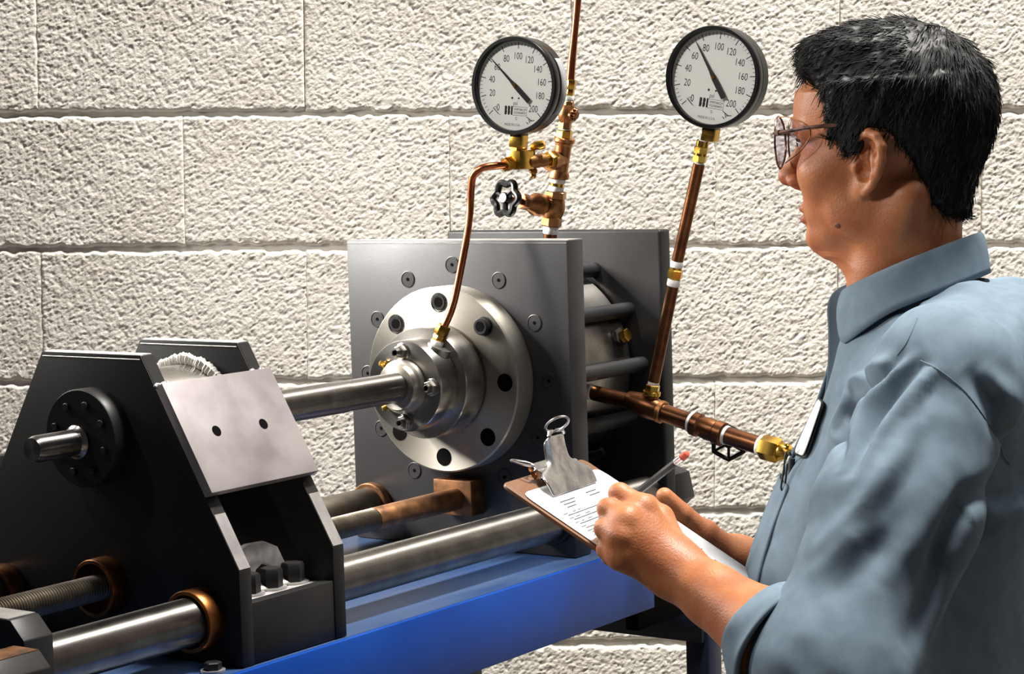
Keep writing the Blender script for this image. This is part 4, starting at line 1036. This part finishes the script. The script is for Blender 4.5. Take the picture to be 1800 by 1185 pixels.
# ------------------------------------------------------------------ shirt
SHL = LP(1662, 668, 2.02); SEL = LE
SZ = [-1.02, -.85, -.70, -.57, -.4425, -.342, -.265, -.225, -.200, -.180, -.165]
SF = [.12, .135, .150, .153, .138, .101, .066, .055, .050, .047, .040]
SB = [-.14, -.145, -.15, -.155, -.165, -.180, -.182, -.172, -.158, -.135, -.105]
SW = [.185, .185, .18, .178, .182, .188, .186, .165, .130, .095, .070]
_sz, SF_ = cubic(SZ, SF, 120); _, SB_ = cubic(SZ, SB, 120); _, SW_ = cubic(SZ, SW, 120)
def f_shirt(P):
    Pw = P.copy(); Pw[:, 2] += .32*(P[:, 0]+.03)*np.clip((P[:, 2]+.36)/.14, 0, 1)      # the neckline climbs towards the back
    f = s_loft(Pw, _sz, SF_, SB_, SW_, 2.3)
    # shoulders slope from the neck to the sleeve heads
    for sg, S in ((1, SHL), (-1, SHL*np.array([1, -1, 1]))):
        f = smin(f, s_cap(P, (-.080, .060*sg, -.205), S+np.array([0, -.015*sg, -.004]), .050, .062), .045)
    f = smin(f, s_chain(P, [SHL, SHL+(SEL-SHL)*.45, SEL], [.067, .070, .066], .03), .035)
    RS = SHL*np.array([1, -1, 1]); RE2 = LP(1520, 1050, 2.42)
    f = smin(f, s_chain(P, [RS, RS+(RE2-RS)*.5, RE2], [.066, .066, .056], .03), .035)
    f = smin(f, s_cap(P, RE2, LP(1420, 1020, 2.41), .056, .050), .02)
    f = smin(f, s_cap(P, SEL, LP(1395, 1140, 1.965), .064, .048), .03)
    return f
sv, sq = sculpt(f_shirt, (-.30, -.36, -1.0), (.30, .46, -.09), .0038, C=5)
sv = relax(sv, sq, 4)
sn = normals(sv, sq)
bvh = BVHTree.FromPolygons([tuple(L2W(p)) for p in sv], [tuple(x) for x in sq.tolist()])
def hit(px, py):
    r = Vector(ray(px, py)).normalized(); h_ = bvh.ray_cast(Vector(CAM), r, 6)
    return W2L(h_[0]) if h_[0] is not None else None
def fold(line, amp, width, taper=True):
    global sv
    pts = [hit(*p) for p in line]; pts = [p for p in pts if p is not None]
    if len(pts) < 2: return
    pts = [Vector(p) for p in pts]; pts = np.array([tuple(p) for p in smooth(pts, 4)])
    best = np.full(len(sv), 1e9); tt = np.zeros(len(sv)); n = len(pts)
    box = np.all((sv > pts.min(0)-4*width) & (sv < pts.max(0)+4*width), 1); ix = np.nonzero(box)[0]; S = sv[ix]; b = best[ix]; t_ = tt[ix]
    for i in range(n-1):
        e = pts[i+1]-pts[i]; t = np.clip((S-pts[i]) @ e/max(e @ e, 1e-12), 0, 1); d = np.linalg.norm(S-pts[i]-t[:, None]*e, axis=1)
        m_ = d < b; b[m_] = d[m_]; t_[m_] = (i+t[m_])/(n-1)
    prof = np.exp(-(b/width)**2)
    tp = np.sin(PI*np.clip(t_, 0, 1))**1.25 if taper else 1
    sv[ix] += sn[ix]*(amp*prof*tp)[:, None]
FOLDS = [
 # chest: deep tucks running down from under the collar, with sharp ridges between them
 ([(1575, 615), (1545, 640), (1512, 668), (1486, 712), (1466, 770), (1458, 810)], .008, .0075),
 ([(1596, 612), (1562, 642), (1528, 675), (1500, 722), (1480, 780), (1470, 830)], -.013, .0085),
 ([(1618, 618), (1586, 642), (1545, 682), (1516, 732), (1494, 792), (1484, 835)], .008, .0070),
 ([(1640, 630), (1604, 655), (1562, 700), (1528, 750), (1506, 806), (1494, 845)], -.013, .0090),
 ([(1655, 640), (1625, 665), (1592, 700), (1546, 762), (1516, 820), (1494, 890)], .008, .0085),
 # sleeve: long diagonals from the shoulder to the elbow
 ([(1628, 690), (1590, 780), (1536, 862), (1478, 934), (1416, 986)], .009, .012),
 ([(1640, 730), (1600, 820), (1552, 892), (1500, 950)], -.006, .013),
 ([(1596, 830), (1540, 910), (1478, 970), (1420, 1020)], .006, .011),
 ([(1620, 850), (1565, 940), (1505, 1010), (1450, 1060)], -.006, .013),
 ([(1650, 860), (1600, 960), (1550, 1030)], .004, .014),
 # wrinkles at the sleeve head
 ([(1690, 650), (1735, 700), (1757, 780)], -.006, .012),
 ([(1722, 640), (1765, 690), (1785, 760)], .005, .012),
 ([(1632, 640), (1612, 690), (1590, 740)], .005, .007),
 ([(1640, 655), (1628, 700), (1612, 745)], -.004, .007),
 # where the sleeve lies on the side of the body
 ([(1775, 830), (1720, 870), (1690, 900), (1665, 960), (1648, 1020), (1620, 1090), (1590, 1150)], -.018, .013),
 ([(1762, 800), (1760, 760), (1752, 720)], -.007, .010),
 ([(1800, 880), (1750, 900), (1710, 940)], .005, .012),
 ([(1700, 930), (1760, 880), (1800, 820)], -.005, .010),
 # shoulder yoke, under the collar
 ([(1640, 520), (1600, 545), (1560, 585)], -.006, .008),
]
for l_, a_, w_ in FOLDS: fold(l_, a_, w_)
# soft unevenness of worn cloth
cl = (vnoise(sv[:, 0]*16+sv[:, 1]*9, sv[:, 2]*13+sv[:, 1]*5, 21)-.5)*.0045+(vnoise(sv[:, 0]*42+sv[:, 1]*21, sv[:, 2]*30-sv[:, 1]*17, 22)-.5)*.0026
sv = sv+sn*cl[:, None]
shirt = new_obj('shirt', np_mesh('shirt', [(sv, sq, 0)], [M['shirt']]), person, MPL)
tag(shirt, 'grey-blue work shirt with rolled sleeves')
def sheet(name, grid, m, parent, thick=.0016, closed=False, sub=2):
    """cloth from a grid of points (rows of equal length, in his frame)"""
    g = np.array(grid, float); nr, nc = g.shape[:2]; i = np.arange(nr*nc).reshape(nr, nc)
    if closed: i = np.concatenate([i, i[:, :1]], 1)
    q = np.stack([i[:-1, :-1], i[1:, :-1], i[1:, 1:], i[:-1, 1:]], -1).reshape(-1, 4)
    o = new_obj(name, np_mesh(name, [(g.reshape(-1, 3), q, 0)], [m]), parent, MPL)
    s = o.modifiers.new('sub', 'SUBSURF'); s.levels = sub; s.render_levels = sub
    k = o.modifiers.new('thick', 'SOLIDIFY'); k.thickness = thick; k.offset = 0
    return o
# stitched seams: fine raised lines on the cloth
bvh2 = BVHTree.FromPolygons([tuple(L2W(p)) for p in sv], [tuple(x) for x in sq.tolist()])
def seam(line, r=.0007):
    o_ = []
    for p in smooth([Vector((x, y, 0)) for x, y in line], 5):
        h_ = bvh2.ray_cast(Vector(CAM), Vector(ray(p.x, p.y)).normalized(), 6)
        if h_[0] is not None: o_.append(h_[0]+h_[1]*.0002)
    if len(o_) > 3: MB().tube(o_, r, 6).build('seam', M['shirt'], shirt)
seam([(1618, 634), (1650, 650), (1690, 682), (1722, 722), (1757, 775)])
seam([(1612, 560), (1603, 582), (1592, 606), (1577, 625)])
seam([(1757, 775), (1764, 800), (1775, 815)])
# collar: an upright stand folded over into a falling leaf, round the back of the neck from point to point
def neck_pt(a, z, r):                         # a: 0 at the front, growing towards his left side, pi at the back
    cx = -.0205; return np.array([cx+math.cos(a)*(.0695+r), math.sin(a)*(.069+r), z])
NA = 25; angs = np.linspace(.50, 2*PI-.50, NA)
top, fold_, leaf, bot = [], [], [], []
for a in angs:
    b = (1-math.cos(a))/2                     # 0 front .. 1 back
    zt = -.155+.064*b**.9
    top.append(neck_pt(a, zt-.030, .004-.006*b)); fold_.append(neck_pt(a, zt, .000+.001*b))
    fr = (1-b)**2
    wl = .043+.018*fr; sd = math.sin(a)**2
    leaf.append(neck_pt(a, zt-wl*.5+.004, .009+.003*sd)); s_ = (1 if a < PI else -1)*.42*max(0, (fr-.25)/.75); bot.append(neck_pt(a+s_, zt-wl, .012+.013*math.sin(a+s_)**2))
collar = sheet('collar', [top, [p+np.array([0, 0, .018]) for p in top], fold_, [p*.5+q_*.5+np.array([0, 0, .006]) for p, q_ in zip(fold_, leaf)], leaf, bot], M['shirt'], shirt, .0022)
# open collar band and front edge on the far side
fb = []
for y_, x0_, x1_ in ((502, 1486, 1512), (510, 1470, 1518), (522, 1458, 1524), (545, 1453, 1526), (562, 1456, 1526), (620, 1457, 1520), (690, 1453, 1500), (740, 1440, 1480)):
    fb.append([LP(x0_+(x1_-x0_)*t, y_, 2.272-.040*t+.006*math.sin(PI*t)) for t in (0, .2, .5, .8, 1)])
sheet('open_collar_band', fb, M['shirtshade'], shirt, .002)
# placket and far front edge, standing a little off the chest
pk = []
for t in np.linspace(0, 1, 14):
    z = -.165-.30*t; xf = float(np.interp(z, _sz, SF_)); pk.append([(xf+.004, y, z) for y in (-.030, -.016, -.002, .010)])
sheet('placket', pk, M['shirt'], shirt, .003)
for z in (-.20, -.27, -.34, -.41):
    MB().cyl(.0055, 0, .002, 16, MPL @ axis((float(np.interp(z, _sz, SF_))+.0058, -.010, z), d=(1, 0, 0)), .0005).build('button', M['badge'], shirt)
# rolled cuff of the near sleeve: wide ring round the forearm, open towards the hand
def cuff(c0, c1, prof, wob, name, seed=1):
    ax_ = c1-c0; L = np.linalg.norm(ax_); zv = ax_/L; xv = np.cross(zv, [0, 0, 1.]); xv /= np.linalg.norm(xv); yv = np.cross(zv, xv)
    rg2 = np.random.default_rng(seed); ph = rg2.uniform(0, 6.28, 6); g = []
    for t, r in prof:
        row = []
        for k in range(36):
            a = 2*PI*k/36; rr = r*(1+wob*(math.sin(2*a+ph[0]+t*3)*.5+math.sin(3*a+ph[1]-t*4)*.4+math.sin(5*a+ph[2]+t*6)*.25))
            sk = .012*math.sin(a+ph[3])*(1-t)
            row.append(c0+zv*(t*L+sk)+(xv*math.cos(a)+yv*math.sin(a))*rr)
        g.append(row)
    return sheet(name, g, M['shirt'], shirt, .0022, True, 1)
CF0 = LP(1342, 1105, 1.998); CF1 = LP(1396, 1150, 1.958)
cuff(CF0, CF1, [(.10, .040), (.0, .0460), (-.02, .0490), (.04, .0515), (.25, .0540), (.5, .0575), (.75, .0605), (.97, .0640), (1.0, .0630), (.96, .0600), (.80, .054)], .07, 'rolled_cuff', 6)
CB0 = LP(1392, 1008, 2.405); CB1 = LP(1450, 1030, 2.42)
cuff(CB0, CB1, [(.1, .037), (0, .043), (.05, .049), (.5, .052), (1, .054)], .03, 'rolled_cuff', 9)
# chest pocket on his left breast
def on_chest(px, py, off=.002):
    h_ = hit(px, py); return None if h_ is None else h_ + np.array([.6, .8, 0])*off
tr_ = MB()
# trousers and shoes below the frame, so that he stands on the floor
def f_trs(P):
    f = s_ell(P, (-.01, 0, -.93), (.135, .185, .13))
    for sg in (-1, 1):
        f = smin(f, s_chain(P, [np.array([-.01, .095*sg, -.95]), np.array([.0, .10*sg, -1.2]), np.array([-.015, .105*sg, ZFL+.06])], [.095, .075, .058], .03), .03)
    return f
tv, tq = sculpt(f_trs, (-.2, -.25, ZFL+.0), (.2, .25, -.8), .012)
new_obj('trousers', np_mesh('trousers', [(tv, tq, 0)], [M['trouser']]), person, MPL)
for sg in (-1, 1):
    fz = -(_o[2])          # sole on the floor
    def f_shoe(P, sg=sg):
        f = smin(s_cap(P, (-.055, .105*sg, ZFL+.045), (.10, .118*sg, ZFL+.036), .040, .036), s_cap(P, (-.02, .105*sg, ZFL+.06), (-.02, .105*sg, ZFL+.10), .045, .048), .03)
        return np.maximum(f, ZFL+.004-P[:, 2])
    v3, q3 = sculpt(f_shoe, (-.13, .105*sg-.08, ZFL-.01), (.17, .105*sg+.08, ZFL+.17), .007)
    new_obj('shoe', np_mesh('shoe', [(v3, q3, 0)], [M['shoe']]), person, MPL)
# ------------------------------------------------------------------ clipboard, paper, pencil, glasses, badge
_u = np.array([.9744, .2219, -.0355]); _v = np.array([.1712, -.8363, -.5209]); _u /= np.linalg.norm(_u); _v -= _u*(_u @ _v); _v /= np.linalg.norm(_v)
_n = np.cross(_u, _v); _n = _n if _n[2] > 0 else -_n
_p0 = np.array(at(882, 850, d=2.115))
BM = Matrix(((_u[0], _v[0], _n[0], _p0[0]), (_u[1], _v[1], _n[1], _p0[1]), (_u[2], _v[2], _n[2], _p0[2]), (0, 0, 0, 1)))   # x across from the near edge, y down the sheet, z off the board
cb_ = thing('clipboard', 'brown hardboard clipboard with a worn steel clip, held by the man', 'clipboard', BM.translation)
def rrect(x0, y0, x1, y1, r, n=5):
    o = []
    for cx, cy, a0 in ((x1-r, y1-r, 0), (x0+r, y1-r, PI/2), (x0+r, y0+r, PI), (x1-r, y0+r, 1.5*PI)):
        for k in range(n+1): a = a0+PI/2*k/n; o.append((cx+r*math.cos(a), cy+r*math.sin(a)))
    return o
MB().prism(rrect(0, 0, .229, .288, .010), -.0035, 0, BM).build('board', M['board'], cb_, .0006)
# clip: jaw pressed on the paper, lever plate narrowing towards a hanging loop
def sheet_w(name, rows, m_, parent, thick, mtx):
    g = np.array(rows, float); nr, nc = g.shape[:2]; i = np.arange(nr*nc).reshape(nr, nc)
    q = np.stack([i[:-1, :-1], i[1:, :-1], i[1:, 1:], i[:-1, 1:]], -1).reshape(-1, 4)
    o = new_obj(name, np_mesh(name, [(g.reshape(-1, 3), q, 0)], [m_]), parent, mtx)
    s = o.modifiers.new('sub', 'SUBSURF'); s.levels = 2; s.render_levels = 2
    k = o.modifiers.new('thick', 'SOLIDIFY'); k.thickness = thick; k.offset = 0; return o
def row(u0, u1, v, h, n=9, bow=0., side=0.):
    t = np.linspace(-1, 1, n); return [((u0+u1)/2+(u1-u0)/2*a, v-bow*(1-a*a), h-side*max(0, abs(a)-.75)*4) for a in t]
jaw = sheet_w('clip_jaw', [row(.050, .1765, .0385, .0025), row(.050, .1765, .0375, .0035), row(.049, .1775, .030, .0085), row(.049, .1775, .022, .0125), row(.052, .1745, .0165, .0150, side=.004), row(.062, .1645, .0135, .0170, side=.004), row(.078, .1485, .0105, .0190, side=.005), row(.0835, .1430, .0060, .0235, side=.006), row(.0850, .1415, -.0020, .0320, side=.006), row(.0855, .1410, -.0075, .0385, side=.006)], M['chrome'], cb_, .0013, BM)
lp = [(.1145+.0062*math.sin(a), -.0125-.0085*math.cos(a)*.55+.0062*math.sin(a), .0485-.0115*math.cos(a)) for a in np.linspace(0, 2*PI, 29)[:-1]]
MB().tube(lp, .0013, 8, BM, closed=True).build('hanging_loop', M['chrome'], cb_)
for u in (.094, .135):
    MB().tube([(u, -.0075, .0385), (u+.003*(1 if u < .11 else -1), -.010, .0415), (.1145+(.006 if u > .11 else -.006), -.0118, .0405)], .0022, 8, BM).build('loop_ear', M['chrome'], cb_)
# lower lever behind, its loop lying past the top edge, and the spring wire
lo_ = sheet_w('lower_lever', [row(.070, .158, .016, .002), row(.072, .156, .008, .0022), row(.086, .142, .000, .0035), row(.088, .140, -.008, .006)], M['chrome'], cb_, .0012, BM)
lp = [(.052+.0075*math.cos(a)+.004*math.sin(a), -.006+.011*math.sin(a), .013+.003*math.sin(a)) for a in np.linspace(0, 2*PI, 25)[:-1]]
MB().tube(lp, .0012, 8, BM, closed=True).build('hanging_loop', M['chrome'], cb_)
sp_ = [(.066+.0085*math.cos(a), .006+.007*math.sin(a), .006+.0018*math.sin(2*a)+.0012*a/6.28) for a in np.linspace(0, 2*PI*2.6, 70)]
MB().tube(sp_+[(.056, -.002, .0115)], .0008, 6, BM).build('spring_wire', M['bronze_bush'], cb_)
MB().cyl(.0055, .060, .167, 16, BM @ Matrix.Translation((0, .010, .0085)) @ Matrix.Rotation(PI/2, 4, 'Y'), .0008).build('hinge_barrel', M['chrome'], cb_)
# sheet of paper, lifted a little at the far corner
pg = []
for j in range(15):
    v_ = .021+.256*j/14; r_ = []
    for i in range(11):
        u_ = .0055+.216*i/10; a = i/10
        lift = .0012+.012*max(0, a-.88)*(1-abs(j/14-.25))
        r_.append((u_, v_, lift))
    pg.append(r_)
pp = sheet_w('paper_form', pg, M['paper'], None, .0003, BM)
tag(pp, 'white printed form sheet under the steel clip of the clipboard', 'paper')
ln = MB()
def line(u0, u1, v_, w_=.0005, h_=.0018): ln.box((u0, v_, h_-.0002), (u1, v_+w_, h_+.0001), BM)
pr_ = random.Random(8)
for k in range(15):
    v_ = .066+.0072*k
    line(.030, .19, v_, .0011)
    u_ = .024
    for s_ in range(pr_.randint(2, 5)):                     # faint words above each line
        L_ = pr_.uniform(.006, .02); line(u_, min(u_+L_, .19), v_-.0028, .0008); u_ += L_+pr_.uniform(.004, .03)
        if u_ > .18: break
for k in range(3): line(.05, .05+.04-.008*k, .047+.0045*k, .0013)
for k in range(2): line(.125, .155, .046+.005*k, .0013)
for k in range(13):                                         # column marks lower down the sheet
    v_ = .188+.0062*k; line(.168, .183, v_, .0008); ln.box((.182, v_-.0025, .0016), (.1828, v_+.0015, .0019), BM)
o = ln.build('printed_lines', M['print'], pp); tag(o, kind='stuff')
# pencil
tip = at(1086, 893, d=2.222); er = at(1209, 796.5, d=2.128); tip = Vector(tip); L_ = (er-tip).length; PMx = axis(tip, er)
pc_ = thing('pencil', 'black pencil with a worn red eraser in the hand of the man', 'pencil', tip)
MB().lathe([(.0034, .016), (.0037, .018), (.0037, L_-.0205)], 6, PMx).build('shaft', M['pencil'], pc_)
MB().lathe([(.0003, .0), (.0034, .0158)], 16, PMx).build('sharpened_tip', M['board'], pc_)
MB().lathe([(.0038, L_-.0205), (.0040, L_-.018), (.0037, L_-.0165), (.0040, L_-.0145), (.0037, L_-.0125), (.0039, L_-.0095)], 20, PMx).build('ferrule', M['chrome'], pc_)
MB().lathe([(.0034, L_-.0096), (.0035, L_-.003), (.0028, L_-.0005), (.0012, L_)], 16, PMx).build('eraser', M['eraser'], pc_)
# safety glasses
sg_ = thing('safety_glasses', 'clear safety glasses with dark metal frame on the man', 'glasses', L2W((.108, 0, .0)))
for sy in (1, -1):
    def lens_pt(a, rx, rz, off=0.):
        x_ = .1125; y_ = .0335+.0275*rx*math.cos(a); z_ = -.001+(.0275*rz*math.sin(a) if math.sin(a) > 0 else .0265*rz*math.sin(a))
        if math.sin(a) < 0: y_ -= .0045*math.sin(a)**2*(1 if math.cos(a) > 0 else -.6)
        return (x_-.35*(y_-.03)**2*8-.0012*0+off-.10*max(0, -z_-.0)*.8, y_*sy, z_)
    ring = [lens_pt(a, 1, 1) for a in np.linspace(0, 2*PI, 41)[:-1]]
    rim = MB().tube(ring, .0011, 8, MPL, closed=True).build('rim', M['frame'], sg_)
    lm = MB(); n_ = len(ring); c_ = tuple(np.mean(ring, 0)+np.array([.0012, 0, 0]))
    lm._add([c_]+ring, [(0, 1+k, 1+(k+1) % n_) for k in range(n_)], MPL); lm.build('lens', M['lens'], sg_)
    # brow bar
    MB().tube([(.1145, .004*sy, .0085), (.1135, .030*sy, .0095), (.1085, .060*sy, .0092), (.1035, .0655*sy, .0095)], [.0022, .0026, .0030, .0030], 8, MPL).build('brow_bar', M['frame'], sg_)
    tm_ = smooth([Vector(p) for p in ((.1035, .0655*sy, .0095), (.085, .0725*sy, .0125), (.062, .0765*sy, .0155), (.04, .0765*sy, .0170), (.015, .077*sy, .017), (-.008, .078*sy, .012))], 4)
    MB().tube(tm_, .0021, 8, MPL).build('temple', M['frame'], sg_)
    # clear side shield with wire edge
    eg = smooth([Vector(p) for p in ((.1050, .062*sy, .0255), (.092, .0690*sy, .0250), (.074, .0735*sy, .0175), (.070, .0730*sy, .007), (.080, .0700*sy, -.0085), (.0985, .0615*sy, -.0215))], 4)
    MB().tube(eg, .0006, 6, MPL).build('shield_edge', M['bronze_bush'], sg_)
    sm_ = MB(); b_ = [Vector((.1060-.0015*k/len(eg), (.0625-.002*k/len(eg))*sy, .026-.047*k/(len(eg)-1))) for k in range(len(eg))]
    n_ = len(eg); sm_._add(list(eg)+b_, [(k, k+1, n_+k+1, n_+k) for k in range(n_-1)], MPL); sm_.build('side_shield', M['glass'], sg_)
MB().tube([(.1145, -.006, .0105), (.1165, 0, .012), (.1145, .006, .0105)], .0018, 8, MPL).build('bridge', M['frame'], sg_)
# badge and pen on the chest
def chest(z, y, off=0.):
    x_ = float(np.interp(z, _sz, SF_)); w_ = float(np.interp(z, _sz, SW_)); b_ = float(np.interp(z, _sz, SB_))
    c_ = (x_+b_)/2; h_ = (x_-b_)/2; return np.array([c_+h_*(1-min(.98, abs(y)/w_)**2.3)**(1/2.3)+off, y, z])
bd = thing('name_badge', 'white badge with a dark edge on the chest of the blue shirt', 'badge', L2W(chest(-.31, .045)))
def quad_sheet(c, n=4, off=0.):
    tl, tr_, br, bl = [np.array(p) for p in c]; nn_ = np.cross(tr_-tl, bl-tl); nn_ /= np.linalg.norm(nn_)
    return [[(tl*(1-u_)+tr_*u_)*(1-v_)+(bl*(1-u_)+br*u_)*v_+nn_*off for u_ in np.linspace(0, 1, n)] for v_ in np.linspace(0, 1, n)]
BC = [LP(1438, 701, 2.235), LP(1444, 708, 2.185), LP(1412, 802, 2.170), LP(1396, 795, 2.215)]
sheet_w('badge_face', quad_sheet(BC), M['badge'], bd, .0012, MPL)
BE = [LP(1440, 699, 2.2365), LP(1448, 709, 2.1865), LP(1417, 807, 2.1715), LP(1394, 799, 2.2165)]
sheet_w('badge_backing', quad_sheet(BE), M['badgeedge'], bd, .0012, MPL)
pk_ = [[chest(z, y, .0028) for y in np.linspace(.040, .128, 7)] for z in np.linspace(-.345, -.455, 8)]
sheet('chest_pocket', pk_, M['shirt'], shirt, .0022)
pn = thing('pocket_pen', 'pen with wire clip hooked over the shirt pocket', 'pen', L2W(chest(-.35, .052)))
a0, a1 = LP(1384, 788, 2.20), LP(1380, 850, 2.20)
MB().tube([MPL @ Vector(LP(1392, 806, 2.215)), MPL @ Vector(LP(1388, 880, 2.22))], .0035, 12).build('barrel', M['rubber'], pn)
MB().ball(MPL @ Vector(a0), .0050, None, 14).build('cap_end', M['brass'], pn)
MB().tube(smooth([MPL @ Vector(LP(x_, y_, d_)) for x_, y_, d_ in ((1390, 800, 2.21), (1385, 790, 2.20), (1381, 800, 2.197), (1377, 830, 2.197), (1373, 856, 2.198), (1376, 862, 2.199), (1380, 850, 2.2), (1384, 815, 2.2))], 4), .0011, 8).build('clip', M['rubber'], pn)
